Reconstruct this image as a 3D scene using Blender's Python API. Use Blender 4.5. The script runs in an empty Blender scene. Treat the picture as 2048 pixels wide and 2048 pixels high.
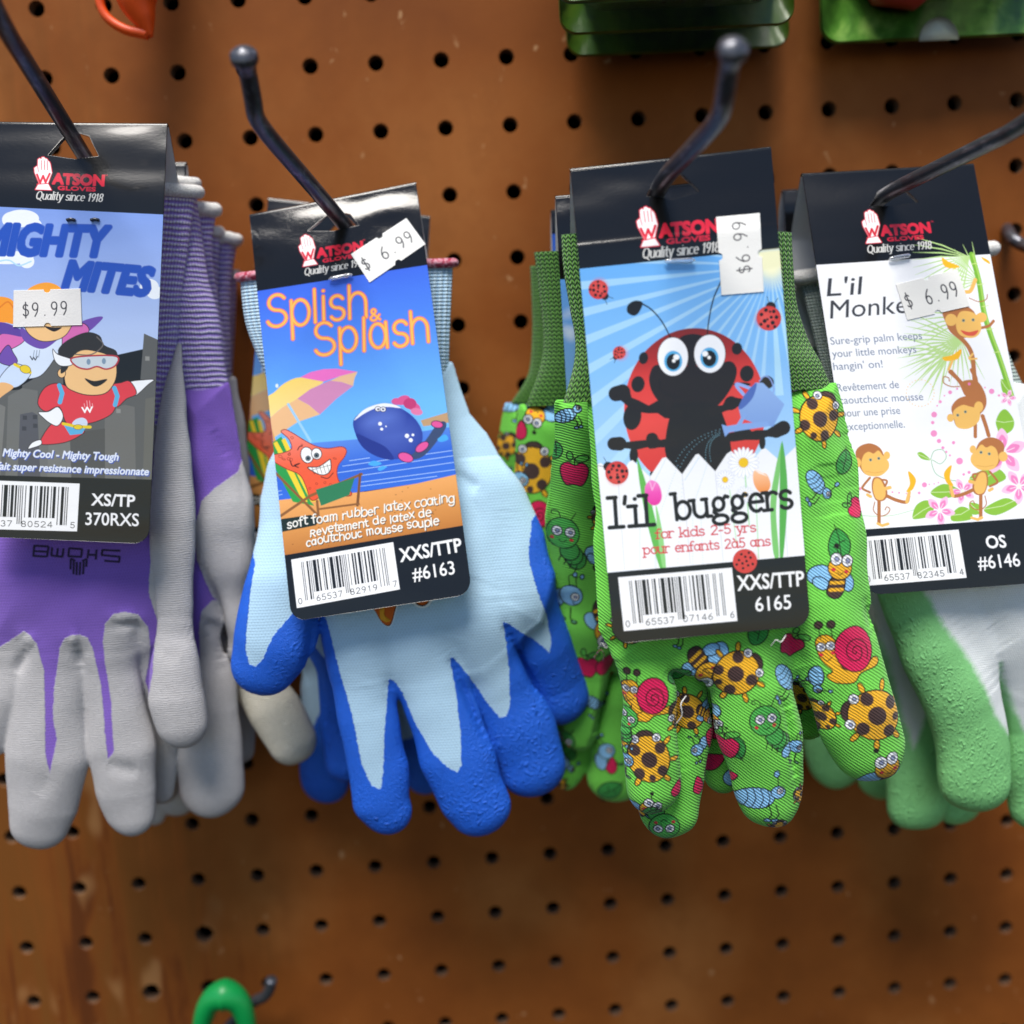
import bpy, math
import numpy as np
from mathutils import Vector

# ------------------------------------------------------------------ camera, sky, sun, exposure
S = bpy.context.scene
COL = S.collection
RX, RY, RZ = [math.radians(a) for a in (82.19149874, 3.26041677, -2.23496719)]
CAM = np.array([-20.391, -396.156, -124.564])          # mm, pegboard front face is the plane y = 0
FPX = 1929.08                                          # focal length in 2048ths of the frame
cd = bpy.data.cameras.new('camera'); cam = bpy.data.objects.new('camera', cd); COL.objects.link(cam)
cam.location = CAM * .001; cam.rotation_euler = (RX, RY, RZ)
cd.sensor_width = 36; cd.lens = 36 * FPX / 2048; cd.clip_start = .01; cd.clip_end = 400
cd.dof.use_dof = True; cd.dof.focus_distance = .31; cd.dof.aperture_fstop = 4.4
S.camera = cam

SUN_EL, SUN_AZ = math.radians(66), math.radians(197)   # azimuth clockwise from +Y (the board looks towards -Y)
w = bpy.data.worlds.new('World'); S.world = w; w.use_nodes = True
nt = w.node_tree; bg = nt.nodes['Background']
sky = nt.nodes.new('ShaderNodeTexSky'); sky.sky_type = 'NISHITA'; sky.sun_disc = False
sky.sun_elevation = SUN_EL; sky.sun_rotation = SUN_AZ; sky.dust_density = .3; sky.air_density = 1.0
nt.links.new(sky.outputs[0], bg.inputs[0]); bg.inputs[1].default_value = .08
sd = bpy.data.lights.new('sun', 'SUN'); sun = bpy.data.objects.new('sun', sd); COL.objects.link(sun)
sd.energy = 3.6; sd.angle = math.radians(30); sd.color = (1, .95, .88)
dirv = Vector((math.sin(SUN_AZ) * math.cos(SUN_EL), math.cos(SUN_AZ) * math.cos(SUN_EL), math.sin(SUN_EL)))
sun.rotation_euler = dirv.to_track_quat('Z', 'Y').to_euler(); sun.location = (0, -1, 2)
S.view_settings.view_transform = 'Standard'; S.view_settings.look = 'None'
S.view_settings.gamma = 1; S.view_settings.use_curve_mapping = False
S.view_settings.exposure = .62
S.render.engine = 'CYCLES'
S.cycles.use_denoising = True; S.cycles.max_bounces = 8

# ------------------------------------------------------------------ photograph pixel -> point in the place
def _rot(rx, ry, rz):
    cx, sx, cy, sy, cz, sz = math.cos(rx), math.sin(rx), math.cos(ry), math.sin(ry), math.cos(rz), math.sin(rz)
    return (np.array([[cz, -sz, 0], [sz, cz, 0], [0, 0, 1]]) @ np.array([[cy, 0, sy], [0, 1, 0], [-sy, 0, cy]])
            @ np.array([[1, 0, 0], [0, cx, -sx], [0, sx, cx]]))
ROT = _rot(RX, RY, RZ)
def P(px, py, d):
    """points (mm) seen at px,py that stand d mm in front of the board"""
    px, py, d = np.broadcast_arrays(np.asarray(px, float), np.asarray(py, float), np.asarray(d, float))
    v = np.stack([(px - 1024) / FPX, -(py - 1024) / FPX, -np.ones_like(px)], -1) @ ROT.T
    t = (-d - CAM[1]) / v[..., 1]
    return CAM + t[..., None] * v
def depth_at(px, py, z):
    """depth in front of the board of the point seen at px,py at camera distance z"""
    v = ROT @ np.array([(px - 1024) / FPX, -(py - 1024) / FPX, -1.0])
    return -(CAM[1] + z * v[1])

# ------------------------------------------------------------------ objects
def thing(name, label, cat, loc=(0, 0, 0), group=None):
    o = bpy.data.objects.new(name, None); COL.objects.link(o); o.empty_display_size = .01
    o.location = np.asarray(loc, float) * .001; tag(o, label, cat, group)
    return o
def tag(o, label=None, cat=None, group=None, kind=None):
    for k, v in (('label', label), ('category', cat), ('group', group), ('kind', kind)):
        if v: o[k] = v
    return o
def wloc(o):
    p = np.array(o.location)
    while o.parent: o = o.parent; p = p + np.array(o.location)
    return p
def mk(name, V, F, mats, parent=None, mi=None, smooth=True, col=None, attr=None, uv=None):
    """one mesh object from mm world vertices; F is a list of index arrays (n,3)/(n,4)"""
    V = np.asarray(V, float) * .001
    off = wloc(parent) if parent else np.zeros(3)
    F = [np.asarray(f, np.int32) for f in F if len(f)]
    me = bpy.data.meshes.new(name)
    me.vertices.add(len(V)); me.vertices.foreach_set('co', (V - off).astype(np.float32).ravel())
    loops = np.concatenate([f.ravel() for f in F]); tot = np.concatenate([np.full(len(f), f.shape[1], np.int32) for f in F])
    me.loops.add(len(loops)); me.loops.foreach_set('vertex_index', loops)
    me.polygons.add(len(tot)); me.polygons.foreach_set('loop_start', np.concatenate([[0], np.cumsum(tot)[:-1]]).astype(np.int32))
    me.polygons.foreach_set('loop_total', tot)
    for m in (mats if isinstance(mats, (list, tuple)) else [mats]): me.materials.append(m)
    if mi is not None: me.polygons.foreach_set('material_index', np.asarray(mi, np.int32))
    me.polygons.foreach_set('use_smooth', np.full(len(tot), smooth, bool))
    me.update(calc_edges=True)
    if col is not None:
        a = me.attributes.new('print', 'FLOAT_COLOR', 'POINT')
        c = np.ones((len(V), 4), np.float32); c[:, :3] = col; a.data.foreach_set('color', c.ravel())
    for k, v in (attr or {}).items():
        a = me.attributes.new(k, 'FLOAT', 'POINT'); a.data.foreach_set('value', np.asarray(v, np.float32).ravel())
    if uv is not None:
        a = me.attributes.new('weave', 'FLOAT_VECTOR', 'POINT')
        u3 = np.zeros((len(V), 3), np.float32); u3[:, :2] = uv; a.data.foreach_set('vector', u3.ravel())
    me.validate()
    o = bpy.data.objects.new(name, me); COL.objects.link(o)
    if parent: o.parent = parent
    return o
def grid_faces(nu, nv, closed_u=False, base=0):
    i = np.arange(nu if closed_u else nu - 1); j = np.arange(nv - 1)
    I, J = np.meshgrid(i, j, indexing='xy'); I2 = (I + 1) % nu
    return base + np.stack([J * nu + I, (J + 1) * nu + I, (J + 1) * nu + I2, J * nu + I2], -1).reshape(-1, 4)

def spline(pts, n=12, closed=False):
    """Catmull-Rom through the points (any dimension)"""
    p = np.asarray(pts, float); m = len(p)
    if closed: q = np.vstack([p[-1], p, p[0], p[1]])
    else: q = np.vstack([2 * p[0] - p[1], p, 2 * p[-1] - p[-2]])
    t = np.linspace(0, 1, n, endpoint=False)[:, None]; out = []
    for i in range(m if closed else m - 1):
        a, b, c, d = q[i:i + 4]
        out.append(.5 * (2 * b + (c - a) * t + (2 * a - 5 * b + 4 * c - d) * t ** 2 + (3 * b - a - 3 * c + d) * t ** 3))
    if not closed: out.append(p[-1:])
    return np.vstack(out)
def tube_geo(path, rad, n=20, base=0, closed=False, flat=None):
    """swept round tube, tapered by rad, capped"""
    p = np.asarray(path, float); r = np.broadcast_to(np.asarray(rad, float), (len(p),)); m = len(p)
    tg = np.gradient(p, axis=0) if not closed else np.roll(p, -1, 0) - np.roll(p, 1, 0)
    tg /= np.linalg.norm(tg, axis=1)[:, None]
    a = np.array([0, 0, 1.]) if abs(tg[0, 2]) < .9 else np.array([1., 0, 0])
    V = []; 
    for i in range(m):
        a = a - tg[i] * (a @ tg[i]); a /= np.linalg.norm(a); b = np.cross(tg[i], a)
        th = np.linspace(0, 2 * np.pi, n, endpoint=False)[:, None]
        V.append(p[i] + r[i] * (np.cos(th) * a + np.sin(th) * b))
    V = np.vstack(V); Q = grid_faces(n, m, True)
    if closed:
        k = np.arange(n); Q = np.vstack([Q, np.stack([(m - 1) * n + k, k, (k + 1) % n, (m - 1) * n + (k + 1) % n], -1)])
        return V, Q + base, np.zeros((0, 3), int)
    V = np.vstack([V, p[0], p[-1]]); k = np.arange(n); c0, c1 = m * n, m * n + 1
    Tr = np.vstack([np.stack([k, (k + 1) % n, np.full(n, c0)], -1), np.stack([(m - 1) * n + (k + 1) % n, (m - 1) * n + k, np.full(n, c1)], -1)])
    return V, Q + base, Tr + base
def tube(name, path, rad, mat, parent=None, n=20, closed=False):
    V, Q, Tr = tube_geo(path, rad, n, 0, closed)
    return mk(name, V, [Q, Tr], mat, parent)

# ------------------------------------------------------------------ node helpers
def lin(h):
    if not isinstance(h, str): return tuple(h)
    c = [int(h[i:i + 2], 16) / 255 for i in (0, 2, 4)]
    return tuple(x / 12.92 if x <= .04045 else ((x + .055) / 1.055) ** 2.4 for x in c)
class NT:
    def __init__(s, name):
        s.m = bpy.data.materials.new(name); s.m.use_nodes = True; s.t = s.m.node_tree
        s.b = s.t.nodes['Principled BSDF']
    def put(s, sock, v):
        if hasattr(v, 'is_output') or isinstance(v, bpy.types.NodeSocket): s.t.links.new(v, sock)
        elif isinstance(v, (tuple, list)) and sock.type == 'RGBA' and len(v) == 3: sock.default_value = (*v, 1)
        else: sock.default_value = v
    def n(s, typ, ins=None, out=0, **pr):
        x = s.t.nodes.new(typ)
        for k, v in pr.items(): setattr(x, k, v)
        for k, v in (ins or {}).items(): s.put(x.inputs[k], v)
        return x.outputs[out]
    def ma(s, op, a, b=0., c=None, clamp=False):
        ins = {0: a, 1: b}
        if c is not None: ins[2] = c
        return s.n('ShaderNodeMath', ins, operation=op, use_clamp=clamp)
    def mix(s, f, a, b):
        x = s.t.nodes.new('ShaderNodeMix'); x.data_type = 'RGBA'
        s.put(x.inputs['Factor'], f); s.put(x.inputs[6], a if not isinstance(a, tuple) else a); s.put(x.inputs[7], b)
        return x.outputs[2]
    def mixf(s, f, a, b):
        x = s.t.nodes.new('ShaderNodeMix'); x.data_type = 'FLOAT'
        s.put(x.inputs[0], f); s.put(x.inputs[2], a); s.put(x.inputs[3], b)
        return x.outputs[0]
    def co(s):      # object coordinates in mm
        o = s.n('ShaderNodeTexCoord', out=3)
        x = s.t.nodes.new('ShaderNodeVectorMath'); x.operation = 'SCALE'; s.put(x.inputs[0], o); x.inputs[3].default_value = 1000
        return x.outputs[0]
    def attr(s, name, out=2): return s.n('ShaderNodeAttribute', out=out, attribute_name=name)
    def sep(s, v):
        x = s.t.nodes.new('ShaderNodeSeparateXYZ'); s.put(x.inputs[0], v); return x.outputs[0], x.outputs[1], x.outputs[2]
    def noise(s, v, scale, detail=3., rough=.5, typ='FBM', out=0, dist=0.):
        x = s.t.nodes.new('ShaderNodeTexNoise'); x.noise_type = typ
        s.put(x.inputs['Vector'], v); x.inputs['Scale'].default_value = scale; x.inputs['Detail'].default_value = detail
        x.inputs['Roughness'].default_value = rough; x.inputs['Distortion'].default_value = dist
        return x.outputs[out]
    def stretch(s, v, sx, sy, sz):
        x = s.t.nodes.new('ShaderNodeVectorMath'); x.operation = 'MULTIPLY'; s.put(x.inputs[0], v); x.inputs[1].default_value = (sx, sy, sz)
        return x.outputs[0]
    def ramp(s, f, stops):
        x = s.t.nodes.new('ShaderNodeValToRGB'); e = x.color_ramp.elements
        while len(e) < len(stops): e.new(.5)
        for k, (p, c) in zip(e, stops): k.position = p; k.color = (*c, 1) if len(c) == 3 else c
        s.put(x.inputs[0], f); return x.outputs[0]
    def sstep(s, v, a, b):
        x = s.t.nodes.new('ShaderNodeMapRange'); x.interpolation_type = 'SMOOTHSTEP'
        s.put(x.inputs[0], v); x.inputs[1].default_value = a; x.inputs[2].default_value = b
        return x.outputs[0]
    def bump(s, h, strength=1., dist=.001, normal=None):
        x = s.t.nodes.new('ShaderNodeBump'); s.put(x.inputs['Height'], h); x.inputs['Strength'].default_value = strength
        x.inputs['Distance'].default_value = dist
        if normal is not None: s.put(x.inputs['Normal'], normal)
        return x.outputs[0]
    def set(s, **k):
        nm = dict(col='Base Color', rough='Roughness', metal='Metallic', spec='Specular IOR Level', normal='Normal', ior='IOR',
                  trans='Transmission Weight', sheen='Sheen Weight', alpha='Alpha', coat='Coat Weight', coatr='Coat Roughness')
        for a, v in k.items(): s.put(s.b.inputs[nm[a]], v)
        return s.m
def plain(name, col, rough=.5, **k):
    t = NT(name); return t.set(col=lin(col), rough=rough, **k)
# ------------------------------------------------------------------ printed artwork: flat shapes drawn in the printed sheet's own mm
def homog(src, dst):
    A = []
    for (x, y), (u, v) in zip(src, dst):
        A += [[x, y, 1, 0, 0, 0, -u * x, -u * y, u], [0, 0, 0, x, y, 1, -v * x, -v * y, v]]
    A = np.array(A, float); h = np.append(np.linalg.solve(A[:, :8], A[:, 8]), 1).reshape(3, 3)
    def f(p):
        p = np.asarray(p, float); q = np.c_[p.reshape(-1, 2), np.ones(p.size // 2)] @ h.T
        return (q[:, :2] / q[:, 2:]).reshape(p.shape)
    return f
def seg_dist(X, Y, a, b):
    ax, ay = a; bx, by = b; dx, dy = bx - ax, by - ay; L = dx * dx + dy * dy + 1e-12
    t = np.clip(((X - ax) * dx + (Y - ay) * dy) / L, 0, 1)
    return np.hypot(X - ax - t * dx, Y - ay - t * dy)
def poly_sd(X, Y, p):
    """signed distance to a closed polygon, negative inside"""
    p = np.asarray(p, float); d = np.full(X.shape, 1e9); ins = np.zeros(X.shape, bool)
    for a, b in zip(p, np.roll(p, -1, 0)):
        d = np.minimum(d, seg_dist(X, Y, a, b))
        if a[1] != b[1]:
            c = (a[1] > Y) != (b[1] > Y)
            ins ^= c & (X < (b[0] - a[0]) * (Y - a[1]) / (b[1] - a[1]) + a[0])
    return np.where(ins, -d, d)
class Canvas:
    def __init__(s, W, L, res, bg, T=None, k=1., x0=0., y0=0.):
        s.res, s.k, s.T = res, k, T or (lambda p: np.asarray(p, float))
        s.x0, s.y0 = x0, y0
        s.nx, s.ny = int(round(W / res)) + 1, int(round(L / res)) + 1
        s.X = (x0 + np.arange(s.nx) * res); s.Y = (y0 + np.arange(s.ny) * res)
        s.a = np.empty((s.ny, s.nx, 3), np.float32); s.a[:] = lin(bg)
    def win(s, p, m):
        lo, hi = p.min(0) - m, p.max(0) + m
        i0, i1 = np.searchsorted(s.X, lo[0]), np.searchsorted(s.X, hi[0]); j0, j1 = np.searchsorted(s.Y, lo[1]), np.searchsorted(s.Y, hi[1])
        if i1 <= i0 or j1 <= j0: return None
        return slice(j0, j1), slice(i0, i1), *np.meshgrid(s.X[i0:i1], s.Y[j0:j1])
    def paint(s, w, d, col, al=1., soft=0.):
        c = np.clip(.5 - d / (s.res * 1.1 + soft), 0, 1) * al
        c = c[..., None]; t = s.a[w[0], w[1]]
        s.a[w[0], w[1]] = t * (1 - c) + c * (col if isinstance(col, np.ndarray) else np.array(lin(col), np.float32))
    def poly(s, pts, col, al=1., grow=0., soft=0., raw=False):
        p = np.asarray(pts, float) if raw else s.T(pts)
        w = s.win(p, max(grow, 0) + soft + .3)
        if w: s.paint(w, poly_sd(w[2], w[3], p) - grow, col, al, soft)
        return s
    def line(s, pts, wd, col, al=1., raw=False, soft=0.):
        """stroke; wd is the full width in photo px (mm when raw)"""
        p = np.asarray(pts, float) if raw else s.T(pts); r = wd / 2 * (1 if raw else s.k)
        w = s.win(p, r + soft + .3)
        if w:
            d = np.full(w[2].shape, 1e9)
            for a, b in zip(p[:-1], p[1:]): d = np.minimum(d, seg_dist(w[2], w[3], a, b))
            s.paint(w, d - r, col, al, soft)
        return s
    def taper(s, pts, ws, col):
        p = s.T(pts); r = np.asarray(ws, float) / 2 * s.k; w = s.win(p, r.max() + .3)
        if w:
            d = np.full(w[2].shape, 1e9)
            for i in range(len(p) - 1):
                a, b = p[i], p[i + 1]; q = b - a
                t = np.clip(((w[2] - a[0]) * q[0] + (w[3] - a[1]) * q[1]) / (q @ q + 1e-9), 0, 1)
                d = np.minimum(d, np.hypot(w[2] - a[0] - t * q[0], w[3] - a[1] - t * q[1]) - r[i] - t * (r[i + 1] - r[i]))
            s.paint(w, d, col)
        return s
    def out(s, pts, fill, wd=2., edge='1a1414', closed=True, al=1.):
        if fill: s.poly(pts, fill, al)
        p = np.vstack([pts, pts[:1]]) if closed else pts
        return s.line(p, wd, edge)
    def ell(s, cx, cy, rx, ry, col, rot=0., edge=None, wd=2., al=1., soft=0., n=40):
        p = ellp(cx, cy, rx, ry, rot, n)
        if col: s.poly(p, col, al, soft=soft)
        if edge: s.line(np.vstack([p, p[:1]]), wd, edge)
        return s
    def grad(s, pts, stops, axis=1, raw=False):
        """printed gradient over the polygon's own extent"""
        p = np.asarray(pts, float) if raw else s.T(pts); w = s.win(p, .3)
        if not w: return s
        q = (w[2], w[3])[axis]; lo, hi = p[:, axis].min(), p[:, axis].max(); t = np.clip((q - lo) / (hi - lo), 0, 1)
        c = np.stack([np.interp(t, [a for a, _ in stops], [lin(h)[k] for _, h in stops]) for k in range(3)], -1).astype(np.float32)
        s.paint(w, poly_sd(w[2], w[3], p), c); return s
    def sample(s, x, y):
        fx = np.clip((x - s.x0) / s.res, 0, s.nx - 1.001); fy = np.clip((y - s.y0) / s.res, 0, s.ny - 1.001)
        i, j = fx.astype(int), fy.astype(int); u, v = (fx - i)[:, None], (fy - j)[:, None]
        return (s.a[j, i] * (1 - u) * (1 - v) + s.a[j, i + 1] * u * (1 - v) + s.a[j + 1, i] * (1 - u) * v + s.a[j + 1, i + 1] * u * v)
def ellp(cx, cy, rx, ry, rot=0., n=40):
    t = np.linspace(0, 2 * np.pi, n, endpoint=False); c, q = np.cos(np.radians(rot)), np.sin(np.radians(rot))
    x, y = rx * np.cos(t), ry * np.sin(t)
    return np.stack([cx + x * c - y * q, cy + x * q + y * c], -1)
def sm(pts, n=6): return spline(pts, n, True)
def so(pts, n=8): return spline(pts, n)

# ---- lettering: outlines of the built-in font, and a pen-stroke alphabet for the hand-drawn and typewriter lettering
_tx = {}
def font_edges(txt):
    if txt not in _tx:
        cu = bpy.data.curves.new('lettering', 'FONT'); cu.body = txt; cu.resolution_u = 3
        o = bpy.data.objects.new('lettering', cu); COL.objects.link(o)
        dg = bpy.context.evaluated_depsgraph_get(); dg.update()
        me = bpy.data.meshes.new_from_object(o.evaluated_get(dg))
        n = len(me.vertices); v = np.empty(n * 3, np.float32); me.vertices.foreach_get('co', v); v = v.reshape(-1, 3)[:, :2]
        cnt = {}
        for p in me.polygons:
            for k in p.edge_keys: cnt[k] = cnt.get(k, 0) + 1
        e = np.array([k for k, c in cnt.items() if c == 1])
        _tx[txt] = v[e]
        bpy.data.objects.remove(o); bpy.data.curves.remove(cu); bpy.data.meshes.remove(me)
    return _tx[txt]
def place(a, b, h, box, shear=0.):
    """map text box (x0,x1,height) to a baseline a->b with cap height h, mm, y down"""
    a, b = np.asarray(a, float), np.asarray(b, float); ex = (b - a) / (box[1] - box[0]); n = b - a; n = n / np.hypot(*n)
    ey = np.array([n[1], -n[0]]) * h / box[2]
    return lambda p: a + (p[..., 0:1] - box[0] + shear * p[..., 1:2]) * ex + p[..., 1:2] * ey
def label_text(c, txt, a, b, h, col, bold=0., shear=0., al=1., edge=None, ew=0.):
    """a,b baseline ends and cap height h in photo px"""
    E = font_edges(txt); mx = E.reshape(-1, 2)
    f = place(c.T(np.array(a)), c.T(np.array(b)), h * c.k, (mx[:, 0].min(), mx[:, 0].max(), .73), shear)
    q = f(E); w = c.win(q.reshape(-1, 2), .6 + abs(bold) * c.k + ew * c.k)
    if not w: return
    X, Y = w[2], w[3]; d = np.full(X.shape, 1e9); ins = np.zeros(X.shape, bool)
    for p0, p1 in q:
        d = np.minimum(d, seg_dist(X, Y, p0, p1))
        if p0[1] != p1[1]:
            k = (p0[1] > Y) != (p1[1] > Y); ins ^= k & (X < (p1[0] - p0[0]) * (Y - p0[1]) / (p1[1] - p0[1]) + p0[0])
    d = np.where(ins, -d, d) - bold * c.k
    if edge: c.paint(w, d - ew * c.k, edge)
    c.paint(w, d, col, al)
def _arc(cx, cy, rx, ry, a0, a1, n=14):
    t = np.radians(np.linspace(a0, a1, n)); return np.stack([cx + rx * np.cos(t), cy + ry * np.sin(t)], -1)
def _l(*p): return np.array(p, float).reshape(-1, 2)
O = lambda cx=.25, cy=.25, rx=.2, ry=.25: _arc(cx, cy, rx, ry, 0, 360, 22)
_dot = lambda x, y: _l(x, y, x + .005, y)
GL = {
 'o': (.5, [O()]), 'a': (.52, [O(.23, .25, .18, .24), _l(.43, .5, .43, 0)]), 'b': (.52, [_l(.06, .75, .06, 0), O(.26)]),
 'd': (.52, [_l(.45, .75, .45, 0), O(.24)]), 'c': (.46, [_arc(.25, .25, .2, .25, 50, 310)]),
 'e': (.5, [np.vstack([_l(.06, .27, .44, .27), _arc(.25, .25, .19, .25, 5, 310)])]),
 'f': (.34, [np.vstack([_l(.14, 0, .14, .58), _arc(.27, .6, .13, .15, 180, 50)]), _l(.0, .45, .28, .45)]),
 'g': (.52, [O(.24), np.vstack([_l(.43, .5, .43, -.05), _arc(.24, -.05, .19, .18, 0, -160)])]),
 'h': (.52, [_l(.06, .75, .06, 0), np.vstack([_arc(.25, .28, .19, .22, 180, 0), _l(.44, .28, .44, 0)])]),
 'i': (.2, [_l(.09, .5, .09, 0), _dot(.09, .68)]), 'k': (.46, [_l(.06, .75, .06, 0), _l(.4, .5, .07, .2), _l(.18, .29, .42, 0)]),
 'l': (.2, [_l(.09, .75, .09, 0)]),
 'm': (.64, [_l(.06, .5, .06, 0), np.vstack([_arc(.18, .33, .12, .17, 180, 0), _l(.3, .33, .3, 0)]), np.vstack([_arc(.43, .33, .13, .17, 180, 0), _l(.56, .33, .56, 0)])]),
 'n': (.52, [_l(.06, .5, .06, 0), np.vstack([_arc(.25, .28, .19, .22, 180, 0), _l(.44, .28, .44, 0)])]),
 'p': (.52, [_l(.06, .5, .06, -.25), O(.26)]), 'r': (.38, [_l(.06, .5, .06, 0), _arc(.23, .28, .17, .22, 180, 50)]),
 's': (.44, [np.vstack([_arc(.22, .375, .15, .125, 25, 270), _arc(.22, .125, .16, .125, 90, -155)])]),
 't': (.36, [np.vstack([_l(.15, .7, .15, .12), _arc(.27, .12, .12, .12, 180, 300)]), _l(.02, .48, .32, .48)]),
 'u': (.52, [np.vstack([_l(.06, .5, .06, .2), _arc(.24, .2, .18, .2, 180, 360), _l(.42, .5)]), _l(.42, .5, .42, 0)]),
 'v': (.44, [_l(.03, .5, .22, 0, .41, .5)]), 'x': (.44, [_l(.04, .5, .4, 0), _l(.4, .5, .04, 0)]),
 'y': (.46, [_l(.04, .5, .22, .02), _l(.42, .5, .18, -.22, .06, -.24)]),
 'S': (.58, [np.vstack([_arc(.29, .55, .2, .18, 30, 270), _arc(.28, .18, .23, .19, 90, -160)])]),
 'R': (.52, [_l(.06, 0, .06, .73), np.vstack([_l(.06, .73, .24, .73), _arc(.24, .55, .18, .18, 90, -90), _l(.06, .37)]), _l(.22, .37, .46, 0)]),
 'Q': (.72, [O(.34, .36, .28, .37), _l(.3, .1, .42, .03, .66, -.14)]),
 '0': (.48, [O(.24, .36, .18, .36)]), '1': (.36, [_l(.08, .57, .2, .72, .2, 0)]),
 '2': (.5, [np.vstack([_arc(.25, .53, .18, .19, 165, -30), _l(.06, 0, .46, 0)])]),
 '5': (.48, [np.vstack([_l(.4, .72, .12, .72, .09, .4), _arc(.23, .22, .19, .22, 130, -150)])]),
 '6': (.48, [np.vstack([_l(.36, .72, .2, .55, .09, .35), _arc(.25, .2, .17, .2, 160, 520)])]),
 '8': (.48, [O(.24, .54, .15, .18), O(.24, .18, .18, .18)]),
 '9': (.48, [np.vstack([_arc(.24, .52, .17, .2, 0, 360), _l(.41, .5, .36, .22, .22, 0)])]),
 '$': (.5, [np.vstack([_arc(.25, .52, .15, .13, 30, 270), _arc(.25, .22, .17, .17, 90, -150)]), _l(.25, .78, .25, -.06)]),
 '&': (.6, [np.vstack([_l(.55, .02, .17, .5), _arc(.26, .58, .11, .13, 200, -40), _l(.12, .25), _arc(.24, .16, .16, .16, 150, 330), _l(.54, .32)])]),
 '-': (.34, [_l(.04, .27, .28, .27)]), '.': (.22, [_dot(.1, .03)]), "'": (.16, [_l(.08, .75, .06, .58)]), ' ': (.32, []),
 'à': (.52, [O(.23, .25, .18, .24), _l(.43, .5, .43, 0), _l(.16, .74, .27, .6)]),
 '3': (.48, [np.vstack([_arc(.22, .54, .16, .18, 150, -80), _arc(.22, .18, .19, .19, 80, -150)])]),
 '4': (.48, [_l(.34, 0, .34, .72, .05, .2, .45, .2)]), '7': (.46, [_l(.05, .72, .42, .72, .16, 0)]),
}
GG = (.54, [O(.25, .32, .15, .18), O(.27, -.13, .21, .13), _l(.13, .2, .1, .1, .2, .02), _l(.37, .42, .46, .53, .53, .5)])
SERIF = {'l': [(.09, .75, -1), (.09, 0, 0)], 'i': [(.09, .5, -1), (.09, 0, 0)], 'b': [(.06, .75, -1)], 'u': [(.06, .5, -1), (.42, .5, -1), (.42, 0, 1)],
         'r': [(.06, .5, -1), (.06, 0, 0)], 'k': [(.06, .75, -1), (.06, 0, 0), (.42, 0, 0), (.4, .5, 0)], 'd': [(.45, .75, -1), (.45, 0, 1)], 'f': [(.14, 0, 0)],
         'n': [(.06, .5, -1), (.06, 0, 0), (.44, 0, 0)], 'p': [(.06, .5, -1), (.06, -.25, 0)], 'a': [(.43, 0, 1)], 'à': [(.43, 0, 1)], 'y': [(.04, .5, 0), (.42, .5, 0)],
         's': [], 't': [], 'm': [(.06, 0, 0), (.3, 0, 0), (.56, 0, 0)]}
def pen_text(c, txt, a, b, h, wd, col, nib=None, shear=0., slab=0., seed=0, jit=0., edge=None, ew=0., gg=False, mono=0., al=1., tall=1.):
    """stroke lettering on the baseline a->b; h = height of a capital in photo px; wd pen width px; nib=(thin ratio) for calligraphic contrast"""
    x = 0.; segs = []; rng = np.random.default_rng(seed)
    for ch in txt:
        adv, st = GG if (gg and ch == 'g') else GL[ch]
        dy, sc, rt = (rng.normal(0, jit), 1 + rng.normal(0, jit), rng.normal(0, jit * .8)) if jit else (0, 1, 0)
        pl = [s.copy() for s in st]
        if tall != 1 and ch == 'S':
            for s in pl: s[:, 1] *= 1.18
        if tall != 1 and ch.islower():
            for s in pl: s[:, 1] = np.where(s[:, 1] <= .5, s[:, 1] * tall, .5 * tall + (s[:, 1] - .5) * (.88 - .5 * tall) / .25)
        if slab:
            for (sx, sy, sd_) in SERIF.get(ch, []):
                pl.append(_l(sx - slab * (1 if sd_ <= 0 else .0), sy, sx + slab * (1 if sd_ >= 0 else .15), sy))
        off = (mono - adv) / 2 if mono else 0
        for s in pl:
            q = s * sc; q[:, 1] += dy; q = np.stack([q[:, 0] - q[:, 1] * rt, q[:, 1] + q[:, 0] * rt], -1)
            segs.append(q + [x + off, 0])
        x += mono or adv
    f = place(c.T(np.array(a)), c.T(np.array(b)), h * c.k, (0, x - .06, .73), shear)
    q = [f(s) for s in segs]; allp = np.vstack(q); r = wd / 2 * c.k
    w = c.win(allp, r + ew * c.k + .4)
    if not w: return
    ang = math.radians(62 if nib else 0); ca, sa = math.cos(ang), math.sin(ang); th = nib or 1.
    m = np.array([[1, 0], [0, 1]]) if not nib else np.array([[ca, sa], [-sa / th, ca / th]])
    Xr, Yr = m[0, 0] * w[2] + m[0, 1] * w[3], m[1, 0] * w[2] + m[1, 1] * w[3]
    if nib: Xr, Yr = w[2], w[3] / nib          # pen thick on the verticals, thin on the horizontals
    d = np.full(w[2].shape, 1e9)
    for s in q:
        s2 = s if not nib else np.stack([s[:, 0], s[:, 1] / nib], -1)
        for p0, p1 in zip(s2[:-1], s2[1:]): d = np.minimum(d, seg_dist(Xr, Yr, p0, p1))
    if edge: c.paint(w, d - r - ew * c.k, edge, soft=.15)
    c.paint(w, d - r, col, al)
LC = '0001101 0011001 0010011 0111101 0100011 0110001 0101111 0111011 0110111 0001011'.split()
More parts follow.
